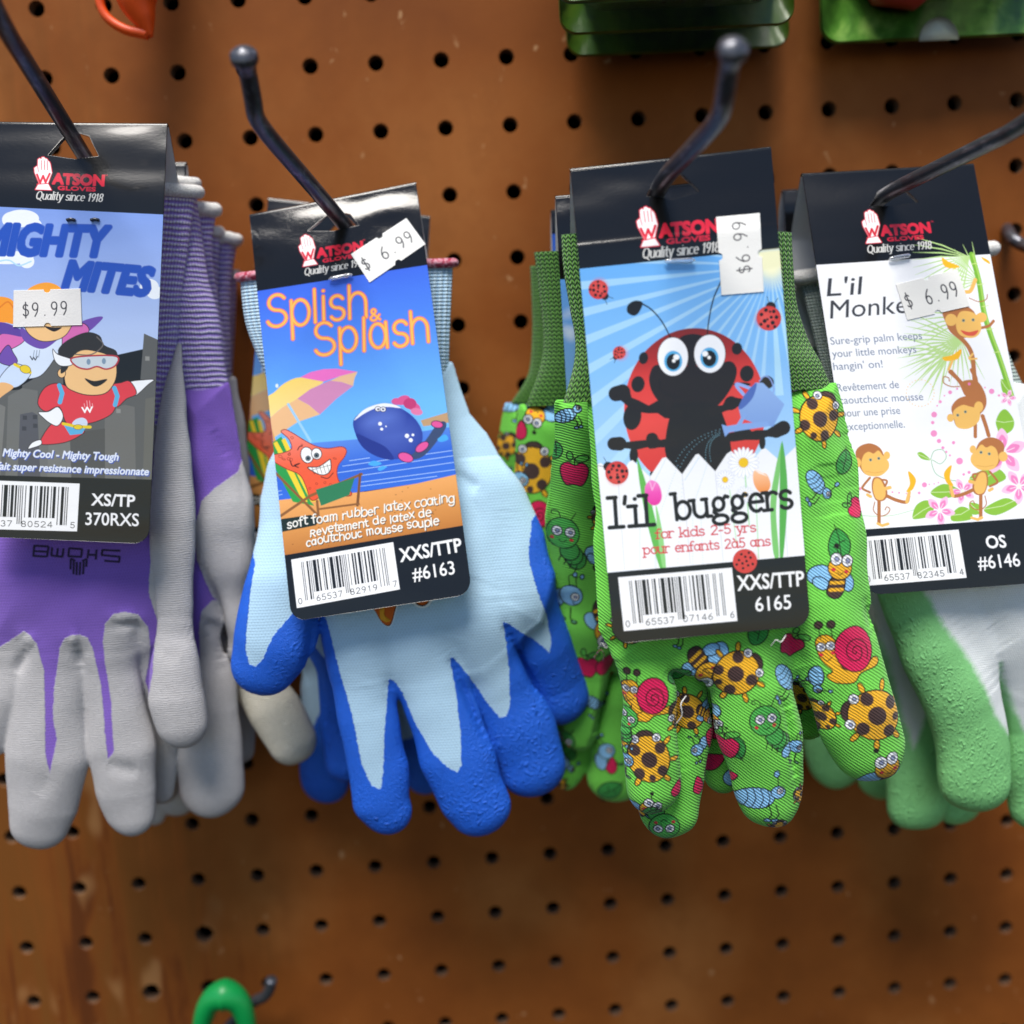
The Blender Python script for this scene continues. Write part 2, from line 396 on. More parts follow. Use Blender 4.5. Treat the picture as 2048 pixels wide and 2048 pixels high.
def barcode(c, quad, digits, tail=True):
    """white label with its bars and digits; quad TL,TR,BR,BL in photo px"""
    q = np.array(quad, float); c.poly(q, 'f4f4f6')
    B = lambda u, v: (q[0] * (1 - u) + q[1] * u) * (1 - v) + (q[3] * (1 - u) + q[2] * u) * v
    bits = '101' + ''.join(LC[int(d)] for d in digits[:6]) + '01010' + ''.join(''.join('10'[int(x)] for x in LC[int(d)]) for d in digits[6:]) + '101'
    u0, u1 = .09, .91; n = len(bits); i = 0
    while i < n:
        if bits[i] == '1':
            j = i
            while j < n and bits[j] == '1': j += 1
            low = i < 10 or i >= n - 10 or 44 < i < 51
            a, b = u0 + (u1 - u0) * i / n, u0 + (u1 - u0) * (j - .12) / n
            c.poly([B(a, .08), B(b, .08), B(b, .88 if low else .74), B(a, .88 if low else .74)], '161616'); i = j
        else: i += 1
    hh = np.hypot(*(q[3] - q[0])) * .115
    def dig(s, a, b, v=.93): pen_text(c, s, B(a, v), B(b, v), hh, hh * .13, '1b1b1b', mono=.56)
    dig(digits[0], .015, .06); dig(digits[1:6], .19, .45); dig(digits[6:11], .52, .79); dig(digits[11], .935, .98)
def brand_mark(c, o, ex, ey, dim=0.):
    """hand emblem, name, second line and motto; local unit = hand height; o = emblem top-left px, ex/ey px vectors of the unit"""
    o, ex, ey = (np.asarray(v, float) for v in (o, ex, ey)); M = lambda p: o + np.asarray(p, float)[..., :1] * ex + np.asarray(p, float)[..., 1:] * ey
    k = np.hypot(*ey); red, wht = 'd4243a', 'f6f1f2'
    hand = M([(0, .34), (.07, .28), (.1, .3), (.1, .07), (.15, .03), (.2, .06), (.21, 0), (.27, -.01), (.31, .03), (.36, .04), (.4, .1), (.44, .13), (.47, .2), (.52, .45), (.42, .8), (.53, 1.), (.06, 1.), (.16, .8), (.02, .48)])
    c.poly(hand, red, grow=.025 * k * c.k); c.poly(hand, wht)
    for x in (.2, .29, .375): c.line(M([(x, .1), (x + .015, .38)]), .022 * k, red)
    c.line(M([(.1, .3), (.13, .45)]), .02 * k, red)
    c.poly(M([(.03, .5), (.53, .46), (.4, .8), (.17, .83)]), wht)
    c.line(M([(.09, .54), (.19, .79), (.27, .57), (.35, .77), (.46, .5)]), .07 * k, red)
    c.line(M([(.1, .84), (.44, .8)]), .03 * k, red)
    label_text(c, 'ATSON', M((.56, .8)), M((2.06, .8)), .34 * k, red, bold=.028 * k)
    label_text(c, 'GLOVES', M((.72, .985)), M((1.83, .985)), .13 * k, red, bold=.01 * k)
    label_text(c, 'TM', M((2.09, .5)), M((2.17, .5)), .05 * k, red)
    pen_text(c, 'Quality since 1918', M((.07, 1.3)), M((2.03, 1.3)), .25 * k, .036 * k, 'dcdad6', nib=.45, shear=.22, slab=.05)
# ------------------------------------------------------------------ artwork of the printed cards (traced as flat shapes)
def zm(x0, y0, k): return lambda *p: np.array([(x0 + x * k, y0 + y * k) for x, y in (p[0] if len(p) == 1 and np.ndim(p[0]) == 2 else p)])
def unit(a, b):
    v = np.array(b, float) - np.array(a, float); return v
INK = '15120f'
def art_ladybird(c):
    G, H = zm(1100, 280, .28986), zm(1100, 760, .28986); q = .28986
    sky = np.vstack([G((150, 893), (1640, 745)), H((1790, 1220), (360, 1340))])
    c.grad(sky, [(0, '69aef0'), (.35, '86c0f6'), (.75, 'b2d8fb'), (1, 'b2d8fb')])
    sun = np.array([1525., 865.])
    for k in range(26):
        a = math.radians(93 + k * 6.4 * (1 + .012 * k)); b = a + math.radians(2.3 + .02 * k); r = 1900
        p = np.array([sun + 60 * np.array([math.cos(a), math.sin(a)]), sun + r * np.array([math.cos(a), math.sin(a)]), sun + r * np.array([math.cos(b), math.sin(b)])])
        c.poly(G(p), 'b9e2fb', .62)
    for k in range(8):
        a = math.radians(88 - k * 8); b = a - math.radians(3.6)
        p = np.array([sun, sun + 900 * np.array([math.cos(a), math.sin(a)]), sun + 900 * np.array([math.cos(b), math.sin(b)])]); c.poly(G(p), 'c4ecf6', .6)
    c.ell(*G((1525, 870))[0], 30, 30, 'f3f3c8', soft=7.); c.ell(*G((1525, 860))[0], 18, 18, 'fbf8d0', soft=3.)
    c.poly(G((100, 900), (1640, 742), (1640, 0), (60, 0)), '0e0d0d')
    c.poly(G((1435, 770), (1640, 748), (1640, 870), (1450, 900)), 'f1efc4', soft=1.)
    # the big beetle
    red = ellp(*G((1000, 1856))[0], 489 * q, 558 * q, 0, 90)
    c.grad(red, [(0, '7d1f1a'), (.16, 'a8241f'), (.3, 'dc3a34'), (.55, 'e8473f'), (.8, 'd93a33'), (1, 'c92f2a')])
    for x, y, rx, ry in ((645, 1505, 32, 42), (607, 1685, 46, 56), (568, 1910, 62, 92), (1290, 1440, 36, 42), (1358, 1612, 48, 56)):
        c.ell(*G((x, y))[0], rx * q, ry * q, '1d1613', 8)
    for x, y, rx, ry in ((705, 405, 42, 42), (578, 520, 30, 60), (705, 650, 16, 20), (1465, 430, 22, 50), (1330, 360, 60, 34), (1325, 30, 60, 14)):
        c.ell(*H((x, y))[0], rx * q, ry * q, '1d1613')
    c.poly(G(sm([(985, 1338), (1090, 1372), (1110, 1480), (975, 1560), (860, 1470), (890, 1370)])), '1f1512')
    c.poly(G(sm([(690, 1610), (740, 1550), (900, 1590), (975, 1540), (1080, 1590), (1230, 1525), (1288, 1580), (1262, 1690), (1160, 1830), (1000, 1920), (840, 1890), (730, 1780), (688, 1690)])), '211613')
    c.line(G(so([(755, 1650), (765, 1720), (830, 1765), (900, 1780)])), 1.2, '0b0707')
    c.poly(H(sm([(860, 160), (1130, 160), (1200, 260), (1245, 430), (1240, 560), (1140, 700), (900, 710), (800, 520), (800, 380), (830, 240)])), '1b1311')
    for x, y, rx, ry in ((848, 1495, 106, 134), (1102, 1475, 109, 133)):
        c.ell(*G((x, y))[0], rx * q, ry * q, 'f7f8fc', edge='3a2622', wd=1.2)
    for x, y in ((850, 1526), (1100, 1503)):
        c.ell(*G((x, y))[0], 63 * q, 72 * q, '59b0e4'); c.ell(*G((x, y + 4))[0], 47 * q, 55 * q, '14110f')
        c.ell(*G((x + (22 if x < 900 else -30), y - 28))[0], 21 * q, 19 * q, 'ffffff'); c.ell(*G((x + (4 if x < 900 else -2), y - 2))[0], 12 * q, 12 * q, 'ffffff')
    c.taper(G(so([(832, 1362), (770, 1250), (700, 1170), (640, 1132)])), np.linspace(2.4, 3., 25), INK)
    c.poly(G(sm([(640, 1125), (590, 1108), (540, 1135), (532, 1185), (572, 1212), (610, 1195)])), INK)
    c.taper(G(so([(1085, 1340), (1100, 1220), (1130, 1090), (1185, 965)])), np.linspace(2.4, 3., 25), INK)
    limb = '1e1512'
    for pts, ws in (([(455, 95), (500, 85), (540, 145), (600, 180), (680, 205), (755, 185), (800, 240), (870, 230)], [30, 32, 18, 24, 15, 26, 14, 26]),
                    ([(440, 440), (480, 440), (520, 450), (600, 450), (690, 435), (705, 430), (760, 440), (850, 430)], [26, 28, 13, 18, 14, 27, 15, 20]),
                    ([(1610, 330), (1560, 355), (1500, 368), (1430, 380), (1350, 390), (1270, 392), (1200, 400)], [28, 26, 14, 20, 14, 19, 16]),
                    ([(1310, 150), (1250, 160), (1200, 195), (1120, 215)], [14, 28, 13, 20])):
        c.taper(H(np.array(pts)), ws, limb)
    c.ell(*G((1495, 1672))[0], 50 * q, 46 * q, '2c2416')
    # watering can
    c.line(G(so([(1335, 1755), (1290, 1700), (1300, 1685), (1400, 1720)])), 6.5, '93aeee')
    c.line(G(so([(1445, 1665), (1480, 1630), (1520, 1650), (1545, 1720), (1530, 1760)])), 2.4, '8fa8e6')
    c.grad(H([(1302, 195), (1416, 18), (1470, 20), (1618, 168), (1540, 322), (1440, 310), (1318, 262)]), [(0, '94b6ea'), (1, '7c9fdc')], 1)
    c.poly(H(sm([(1300, 190), (1345, 100), (1425, 18), (1400, 120), (1330, 195)])), '4f6cb8')
    c.poly(H([(1275, 330), (1340, 222), (1358, 236), (1310, 330)]), '84a8e4')
    c.poly(H([(1184, 306), (1222, 318), (1330, 300), (1500, 285), (1520, 318), (1340, 345), (1236, 362), (1208, 392)]), '84a8e4')
    for k in range(4):
        a = np.array([1195. - k * 6, 335. + k * 14]); e = np.array([(870, 560), (900, 600), (1075, 555), (1110, 560)][k])
        for t in np.linspace(.05, 1, 16):
            p = a * (1 - t) ** 1 + e * t + np.array([-70 * t * (1 - t) * 2, -60 * t * (1 - t) * 2]); c.ell(*H(p[None])[0], .75, .75, '7fb6c9')
    # picket fence
    fence = H((316, 588), (348, 572), (455, 640), (470, 690), (545, 565), (570, 553), (690, 668), (775, 540), (800, 532), (912, 650), (1005, 515), (1025, 510), (1140, 630), (1220, 510), (1250, 490), (1370, 590), (1460, 480), (1485, 470), (1590, 560), (1700, 455), (1760, 1215), (392, 1330))
    c.poly(fence, 'f3f4f7')
    for a, b in (((470, 690), (515, 1310)), ((690, 668), (735, 1290)), ((912, 650), (968, 1270)), ((1140, 630), (1195, 1250)), ((1590, 560), (1640, 1215))): c.line(H(a, b), 1., 'c9ccd6')
    for a, b in (((800, 545), (690, 760)), ((880, 590), (745, 960)), ((915, 690), (880, 1290)), ((1030, 530), (930, 690)), ((1085, 580), (985, 880)), ((620, 1000), (620, 1290)), ((720, 1000), (725, 1290)), ((985, 900), (985, 1270)), ((1040, 900), (1055, 1260))):
        for t in np.linspace(0, 1, 22): c.ell(*H(tuple(np.array(a) * (1 - t) + np.array(b) * t), (0, 0))[0], .7, .7, '8fc0e2')
    for lf, cl in (([(600, 550), (640, 640), (700, 850), (800, 1285), (755, 1290), (650, 900)], '62b84f'), ([(730, 860), (775, 1040), (800, 1285), (775, 1290), (745, 1080)], '8fd27e'),
                   ([(1602, 420), (1585, 650), (1560, 900), (1580, 1215), (1540, 1190), (1520, 860), (1550, 640)], '7cc66c'), ([(1602, 420), (1640, 760), (1610, 1215), (1585, 1215), (1585, 700)], '55ad4a')):
        c.poly(H(sm(lf, 4)), cl)
    c.line(H((1345, 640), (1375, 1000)), 2.5, 'a5dca0'); c.line(H((1420, 780), (1440, 1230)), 2.5, 'bfe6ba'); c.line(H((1240, 760), (1290, 1150)), 2.2, 'bfe6ba')
    for x, y, R, n, cr in ((1208, 688, 66, 16, 20), (1345, 790, 58, 15, 18), (1335, 570, 106, 20, 33)):
        for k in range(n):
            a = 2 * np.pi * k / n; u = np.array([math.cos(a), math.sin(a)]); m = np.array([x, y]) + u * R * .62
            c.ell(*H(tuple(m), (0, 0))[0], R * .4 * q, R * .12 * q, 'fdfdff', math.degrees(a), edge='c4cade', wd=.8)
        c.ell(*H((x, y), (0, 0))[0], cr * q, cr * q, 'f2c40c', edge='c79a08', wd=.8)
    c.grad(H(sm([(705, 692), (750, 720), (772, 800), (750, 855), (700, 862), (662, 810), (655, 740), (680, 700)])), [(0, 'f58ad0'), (.5, 'ef4fb4'), (1, 'e22f9c')])
    c.line(H((690, 705), (705, 760), (725, 710)), 1.3, 'fbd0ee')
    c.grad(H(sm([(1410, 625), (1440, 640), (1495, 650), (1522, 720), (1500, 770), (1450, 776), (1412, 730), (1400, 670)])), [(0, 'fbc79a'), (1, 'f08f3e')])
    c.poly(H((1410, 615), (1445, 625), (1500, 665), (1440, 645)), 'fbe9dc')
    for z, x, y, r, a in ((G, 333, 1032, 66, 45), (G, 1510, 1230, 84, 280), (G, 478, 1468, 43, 130), (H, 462, 640, 79, 215), (H, 1345, 1250, 83, 110)):
        o = z((x, y), (0, 0))[0]; R = r * q; ca, sa = math.cos(math.radians(a)), math.sin(math.radians(a)); D = lambda u, v: o + R * np.array([u * ca - v * sa, u * sa + v * ca])
        c.ell(*D(.95, 0), .42 * R, .42 * R, '241813')
        for s in (-1, 1): c.line(np.array([D(1.2, .2 * s), D(1.75, .45 * s)]), 1.1, INK)
        c.ell(*o, R, R, 'cf3a34', edge='a3231f', wd=.8); c.ell(*D(-.1, -.25), .62 * R, .6 * R, 'e2544b', soft=3)
        for u, v, k in ((.62, .3, .15), (.62, -.35, .16), (.2, .6, .16), (.2, -.65, .15), (.12, .18, .13), (-.3, .38, .17), (-.28, -.3, .17), (-.65, .05, .14), (-.1, -.1, .1), (.55, 0, .1), (-.6, -.55, .13), (-.6, .6, .13)):
            c.ell(*D(u, v), k * R, k * R, '1d1210')
    pen_text(c, "l'il", H((425, 1018), (0, 0))[0], H((690, 1000), (0, 0))[0], 200 * q, 8.4, INK, slab=.13, seed=3)
    pen_text(c, 'buggers', H((862, 965), (0, 0))[0], H((1672, 880), (0, 0))[0], 175 * q, 7.8, INK, slab=.12, gg=True)
    rd = 'd0343f'
    pen_text(c, 'for kids 2-5 yrs', H((728, 1095), (0, 0))[0], H((1420, 1045), (0, 0))[0], 63 * q, 2.8, rd, slab=.1)
    pen_text(c, 'pour enfants 2à5 ans', H((645, 1203), (0, 0))[0], H((1520, 1140), (0, 0))[0], 63 * q, 2.8, rd, slab=.1)
    c.poly(np.vstack([H((380, 1331), (1765, 1210), (1800, 1800), (400, 1900))]), '100f0e')
    o = H((1345, 1250), (0, 0))[0]; c.ell(*o, 83 * q, 83 * q, 'cf4038')
    for k in range(11): a = k * 2.4; r = 20 * math.sqrt(k + .3); c.ell(o[0] + r * q * math.cos(a), o[1] + r * q * math.sin(a), 2.6, 2.6, '1d1210')
    barcode(c, H((470, 1362), (1255, 1295), (1293, 1662), (510, 1732)), '065537071466')
    label_text(c, 'XXS/TTP', H((1297, 1453), (0, 0))[0], H((1755, 1418), (0, 0))[0], 108 * q, 'f4f4f4', bold=.7)
    label_text(c, '6165', H((1420, 1597), (0, 0))[0], H((1665, 1578), (0, 0))[0], 104 * q, 'f4f4f4', bold=.25)
    brand_mark(c, G((592, 470), (0, 0))[0], 270 * q * np.array([.9957, -.092]), 270 * q * np.array([.075, .997]))

def art_beach(c):
    D, E = zm(440, 360, .2588), zm(470, 760, .26915); q = .26915; z0 = lambda f, x, y: f((x, y), (0, 0))[0]
    c.grad(np.vstack([D((230, 868), (1640, 650)), E((1640, 480), (250, 640))]), [(0, '3c64de'), (.35, '5088ec'), (.75, '6cb6f5'), (1, '76c0f7')])  # printed sky gradient, its blues paled to include glare off the glossy card
    c.grad(E((240, 520), (600, 465), (1100, 425), (1660, 340), (1700, 720), (240, 930)), [(0, '5c8ce4'), (.5, '3566d2'), (1, '366cd8')])
    c.poly(E((1380, 300), (1700, 205), (1700, 300), (1400, 345)), 'c09a72')
    for a, b in (((760, 690), (1640, 560)), ((800, 640), (1640, 520)), ((900, 715), (1640, 610)), ((930, 760), (1640, 665)), ((930, 790), (1500, 715)), ((300, 830), (345, 822)), ((300, 860), (350, 850)), ((850, 600), (1000, 578))): c.line(E(a, b), 1.3, 'a9c8f4')
    c.grad(E((260, 900), (600, 862), (970, 830), (1350, 770), (1700, 688), (1780, 1080), (330, 1310)), [(0, 'eca862'), (.5, 'd8934a'), (1, 'b8742f')])
    rng = np.random.default_rng(5)
    for _ in range(60):
        x, y = rng.uniform(330, 1680), rng.uniform(800, 1290); c.ell(*z0(E, x, y), rng.uniform(.8, 1.8), .7, '7a4518', -8)
    c.poly(E((330, 1035), (560, 1002), (640, 1030), (600, 1080), (345, 1130)), '1c2a20')
    # parasol
    c.grad(D(sm([(362, 1690), (420, 1640), (500, 1570), (620, 1525), (800, 1556), (700, 1620), (600, 1690), (480, 1760), (370, 1838)], 4)), [(0, 'f2cf6a'), (1, 'f6d98c')])
    c.poly(D((620, 1525), (700, 1485), (800, 1462), (900, 1458), (1062, 1482), (930, 1515), (800, 1558)), 'e86fc0')
    c.poly(D((1062, 1482), (1040, 1530), (1028, 1592), (940, 1562), (850, 1552), (930, 1515)), 'e8bb90')
    c.poly(D((850, 1550), (940, 1562), (1028, 1592), (900, 1690), (772, 1812), (690, 1740), (598, 1690), (700, 1615)), 'cf88b4')
    c.poly(D((598, 1690), (690, 1740), (772, 1812), (600, 1870), (420, 1990), (372, 1850), (480, 1760)), 'eab986')
    c.poly(E((245, 275), (300, 440), (330, 520), (262, 520)), 'd8a24e'); c.poly(E((245, 280), (262, 285), (300, 560), (270, 520)), 'c45a96')
    c.line(E((395, 180), (560, 455)), 5., '9ccdf2')
    c.ell(*z0(D, 440, 1590), 3, 4, 'd9e6f5')
    # whale
    c.ell(*z0(E, 1330, 200), 14, 9, 'd9558f', 30); c.ell(*z0(E, 1250, 150), 14, 9, 'd9558f', -20); c.ell(*z0(E, 1200, 160), 10, 7, 'd9558f'); c.ell(*z0(E, 1350, 235), 12, 7, 'e07aa6', 10); c.ell(*z0(E, 1300, 175), 13, 11, 'c23a72')
    c.poly(E(sm([(1300, 560), (1400, 470), (1500, 330), (1560, 310), (1560, 370), (1430, 540), (1340, 590)])), '3c4a6e')
    c.poly(E(sm([(880, 300), (960, 225), (1080, 180), (1220, 205), (1330, 280), (1390, 380), (1380, 480), (1300, 560), (1180, 590), (1060, 570), (950, 500), (895, 400)])), '2c3f9c')
    c.ell(*z0(E, 1080, 300), 38, 22, '5a72c8', -15, soft=6); c.ell(*z0(E, 1180, 420), 40, 26, '4a60b8', -10, soft=8)
    c.poly(E(sm([(900, 400), (950, 500), (1060, 570), (1180, 590), (1120, 500), (1000, 440)])), '25348a')
    c.poly(E(sm([(885, 300), (960, 220), (1080, 176), (1170, 180), (1232, 208), (1140, 200), (1050, 208), (960, 250)])), 'eef1fb')
    c.ell(*z0(E, 1062, 215), 6, 5, 'e8e8f4', edge=INK, wd=1.2); c.ell(*z0(E, 1100, 218), 6, 5, 'e8e8f4', edge=INK, wd=1.2); c.ell(*z0(E, 1064, 217), 2, 2, INK); c.ell(*z0(E, 1100, 218), 2, 2, INK)
    for x, y, r in ((1078, 325, 14), (1090, 365, 11), (1122, 345, 6), (1278, 415, 16), (1322, 408, 10), (1306, 447, 15)): c.ell(*z0(E, x, y), r * q, r * q, 'f4f6ff')
    for x, y, rx, ry, a in ((1268, 575, 58, 34, 18), (1390, 498, 56, 30, -35), (1502, 330, 44, 26, 10)): c.ell(*z0(E, x, y), rx * q, ry * q, 'e0559a', a, edge='3a2450', wd=1.6)
    c.poly(E(sm([(990, 625), (1030, 600), (1090, 620), (1040, 640)])), '4aa8ec'); c.poly(E(sm([(1060, 660), (1090, 640), (1130, 645), (1080, 675)])), '4aa8ec'); c.poly(E(sm([(1505, 440), (1560, 405), (1585, 440), (1530, 460)])), '4aa8ec')
    # deck chair behind the star
    c.poly(E((272, 470), (345, 420), (560, 900), (590, 935), (430, 905), (300, 660)), '2c9a44')
    for x in (300, 360): c.poly(E((x - 15, 470 - (x - 300) * .4), (x + 12, 455 - (x - 300) * .4), (x + 140, 690), (x + 240, 905), (x + 205, 905), (x + 95, 690)), 'f0d030')
    star = E(sm([(342, 385), (375, 368), (440, 400), (520, 450), (600, 490), (690, 508), (790, 495), (828, 520), (815, 570), (765, 640), (762, 720), (800, 790), (862, 830), (858, 860), (790, 860), (700, 830), (640, 860), (590, 895), (555, 880), (530, 800), (480, 705), (380, 660), (282, 600), (280, 560), (360, 540), (420, 510), (400, 440)], 4))
    c.grad(star, [(0, 'f08a78'), (.5, 'ec5f38'), (1, 'e9562c')]); c.line(np.vstack([star, star[:1]]), 1.6, '7a2412')
    for _ in range(70):
        x, y = rng.uniform(300, 840), rng.uniform(400, 860); p = z0(E, x, y)
        if poly_sd(p[:1], p[1:], star)[0] < -5 and not (420 < x < 740 and 500 < y < 740): c.ell(*p, rng.uniform(1.5, 4.2), rng.uniform(1.3, 3.2), None, 20, edge='8e2f17', wd=.9)
    for x, y, rx, ry in ((535, 558, 46, 60), (606, 548, 38, 42)): c.ell(*z0(E, x, y), rx * q, ry * q, 'f6f6f6', -15, edge=INK, wd=1.6)
    for x, y in ((543, 582), (606, 560)): c.ell(*z0(E, x, y), 5, 5, '5a6a70', edge=INK, wd=1.); c.ell(*z0(E, x, y), 2.2, 2.2, INK)
    c.line(E(so([(465, 520), (480, 495), (500, 490)])), 2, INK); c.line(E(so([(410, 600), (430, 640), (480, 620), (440, 635), (470, 650)])), 2, INK)
    mouth = E(sm([(540, 650), (620, 645), (690, 600), (708, 592), (712, 660), (680, 700), (620, 700)], 5)); c.poly(mouth, 'f6f6f2'); c.line(np.vstack([mouth, mouth[:1]]), 1.8, INK)
    for k in range(5): x = 572 + k * 28; c.line(E((x, 650 - k * 6), (x + 18, 698 - k * 2)), 1., INK)
    c.line(E((560, 672), (710, 632)), 1., INK); c.line(E(so([(640, 720), (690, 730), (730, 690)])), 1.6, INK)
    c.line(E((300, 690), (650, 1040)), 5., '8a5a2c'); c.line(E((340, 1010), (560, 860), (940, 700)), 5.5, '8a5a2c'); c.line(E((930, 700), (910, 930)), 5.5, '7a4e26'); c.line(E((610, 900), (625, 1060)), 5., '8a5a2c'); c.line(E((620, 960), (920, 920)), 4., '8a5a2c')
    c.poly(E((600, 815), (890, 725), (850, 855), (640, 935)), '2f7a50')
    W = 'f4f2ea'
    for t, a, b, h in (('soft foam rubber latex coating', (385, 1098), (1630, 905), 54), ('Revetement de latex de', (558, 1160), (1455, 1010), 50), ('caoutchouc mousse souple', (528, 1232), (1512, 1075), 50)):
        pen_text(c, t, z0(E, a[0] + 5, a[1] + 5), z0(E, b[0] + 5, b[1] + 5), h * q, 2.4, '20160c', seed=8, jit=.05, shear=.05, tall=1.25); pen_text(c, t, z0(E, *a), z0(E, *b), h * q, 2.4, W, seed=8, jit=.05, shear=.05, tall=1.25)
    for t, a, b, h, s in (('Splish', (350, 1138), (1135, 1056), 222, 2), ('&', (1155, 1092), (1235, 1080), 95, 0), ('Splash', (722, 1356), (1625, 1262), 222, 4)):
        wd = 6.4 if h > 100 else 4.2
        pen_text(c, t, z0(D, *a), z0(D, *b), h * .2588, wd, 'fba23a', seed=s, jit=.02, edge='f2603a', ew=1.1, tall=1.34)
        pen_text(c, t, z0(D, *a), z0(D, *b), h * .2588, wd * .55, 'fdbb5e', seed=s, jit=.02, tall=1.34)
    c.poly(E((360, 1303), (1710, 1078), (1800, 1600), (380, 1850)), '0f0e0e')
    barcode(c, E((418, 1335), (1175, 1205), (1225, 1555), (460, 1695)), '065537829197')
    label_text(c, 'XXS/TTP', z0(E, 1232, 1352), z0(E, 1688, 1272), 102 * q, 'f4f4f4', bold=.7)
    label_text(c, '#6163', z0(E, 1325, 1492), z0(E, 1636, 1440), 100 * q, 'f4f4f4', bold=.2)
    ex = np.array([.984, -.165]) * 238 * .2588
    brand_mark(c, z0(D, 600, 436), ex, np.array([.115, .993]) * 236 * .2588)

def art_heroes(c):
    A, B = zm(0, 200, .26915), zm(0, 620, .26915); q = .26915; z0 = lambda f, x, y: f((x, y), (0, 0))[0]
    c.grad(np.vstack([A((-500, 770), (1230, 852)), B((1200, 260), (-500, 640))]), [(0, '7f9de4'), (.4, '9fb6ea'), (1, 'c8d8f2')])
    cl = 'eef3fb'
    for x, y, rx, ry in ((90, 890, 75, 60), (160, 880, 130, 65), (250, 930, 60, 50), (50, 1170, 200, 50), (200, 1200, 55, 50), (1110, 1390, 70, 60), (1150, 1430, 60, 50), (-150, 1180, 200, 60)): c.ell(*z0(A, x, y), rx * q, ry * q, cl)
    c.line(A(so([(-60, 1210), (60, 1190), (140, 1230), (230, 1200)])), 3, 'b4dcf0')
    blue, dk = '2450b8', '1a3a8a'
    for t, a, b, h in (('MIGHTY', (-125, 1140), (770, 1160), 235), ('MITES', (470, 1395), (1090, 1450), 215)):
        label_text(c, t, z0(A, *a), z0(A, *b), h * q, blue, bold=4.4, shear=.22, edge='5a74c4', ew=1.4)
    # skyline
    c.poly(B((-500, 700), (-200, 600), (-100, 640), (60, 600), (165, 590), (165, 560), (270, 500), (400, 320), (470, 330), (470, 560), (1040, 560), (1070, 175), (1190, 228), (1180, 1290), (-500, 1240)), '5c5c5a')
    for p, k in (([(60, 640), (165, 580), (280, 600), (280, 700), (390, 560), (400, 1240), (40, 1240)], '6c6c69'), ([(150, 775), (240, 758), (280, 780), (300, 1240), (130, 1240)], '54545a'), ([(780, 740), (930, 705), (1000, 720), (1010, 1260), (770, 1260)], '6d6c68'),
                 ([(520, 980), (640, 900), (780, 880), (780, 1250), (520, 1250)], '53524f'), ([(1080, 660), (1180, 640), (1180, 1280), (1060, 1280)], '67665f'), ([(-300, 760), (0, 700), (40, 720), (0, 1240), (-300, 1240)], '777672'), ([(360, 1000), (520, 960), (530, 1250), (350, 1250)], '757570')):
        c.poly(B(np.array(p)), k)
    for x, y in ((1095, 360), (880, 750), (185, 800), (260, 795), (180, 880), (262, 860)): c.poly(B((x - 16, y - 16), (x + 16, y - 14), (x + 16, y + 16), (x - 16, y + 16)), '8e8d89' if x > 800 else '3e3e42')
    sk, ln = 'f0c184', '2a1f1c'
    # flying girl
    c.poly(A(sm([(-260, 1640), (-80, 1480), (60, 1470), (120, 1540), (110, 1660), (0, 1660), (-200, 1800)])), 'f59a22'); c.poly(A(sm([(205, 1420), (260, 1375), (350, 1355), (430, 1380), (450, 1420), (330, 1440)])), 'f5a02a'); c.line(A(so([(0, 1540), (60, 1500), (110, 1560)])), 3, 'e07c14')
    c.poly(A(sm([(600, 1655), (700, 1615), (765, 1612), (730, 1660), (650, 1720)])), '6e4aa8'); c.out(A(sm([(440, 1800), (520, 1680), (620, 1660), (660, 1720), (560, 1790), (470, 1860)])), 'd569b0', 1.5, ln)
    c.out(A(sm([(95, 1830), (170, 1740), (300, 1760), (440, 1740), (460, 1820), (420, 1900), (300, 2050), (150, 2060), (80, 1950)])), 'd3e0f4', 1.5, ln)
    c.out(B(sm([(-60, 230), (80, 150), (180, 180), (170, 240), (60, 300), (-60, 330)])), 'd569b0', 1.5, ln); c.poly(A(sm([(-200, 1700), (0, 1650), (160, 1710), (170, 1760), (0, 1740), (-200, 1820)])), '5c3f9a')
    c.poly(A(sm([(160, 1690), (300, 1790), (440, 1740), (450, 1760), (320, 1850), (180, 1790)])), '6a4aa6')
    c.out(A(sm([(180, 1600), (360, 1560), (540, 1600), (510, 1720), (430, 1780), (300, 1790), (200, 1720)])), sk, 1.5, ln); c.poly(A(sm([(330, 1680), (400, 1690), (460, 1690), (410, 1720), (370, 1710)])), '231815')
    c.out(B(sm([(0, 330), (60, 260), (100, 320), (130, 380), (90, 415), (0, 390)])), '6e4aa8', 1.4, ln)
    c.out(B(sm([(0, 500), (100, 400), (220, 440), (215, 500), (120, 575), (0, 560)])), 'c9d9f1', 1.4, ln); c.line(B((110, 405), (225, 465)), 6, 'e8cb22'); c.ell(*z0(B, 188, 440), 11, 8, 'e8cb22', 20, edge=ln, wd=1.)
    c.poly(B(sm([(-100, 640), (0, 540), (100, 570), (30, 630), (-60, 690)])), 'e8b377')
    for x in (255, 275, 295): c.line(B((x, 300), (x - 8, 350)), 1.2, '6f7d93')
    c.line(B((225, 345), (240, 370), (250, 352), (262, 372), (278, 345)), 2.2, '3a3f4a')
    # flying boy
    c.out(B(sm([(960, 540), (1060, 520), (1145, 518), (1100, 555), (1030, 620), (1000, 630)], 4)), 'f2f4f8', 1.6, ln)
    c.out(B(sm([(820, 570), (900, 540), (965, 530), (1015, 620), (940, 660), (860, 720)], 4)), 'dc3b46', 1.6, ln)
    c.out(B(sm([(300, 970), (380, 850), (470, 830), (620, 890), (600, 930), (480, 985), (320, 1000)], 4)), 'dc3b46', 1.6, ln)
    c.out(B(sm([(208, 1030), (240, 985), (300, 965), (305, 1000), (240, 1025)], 4)), 'f2f4f8', 1.4, ln)
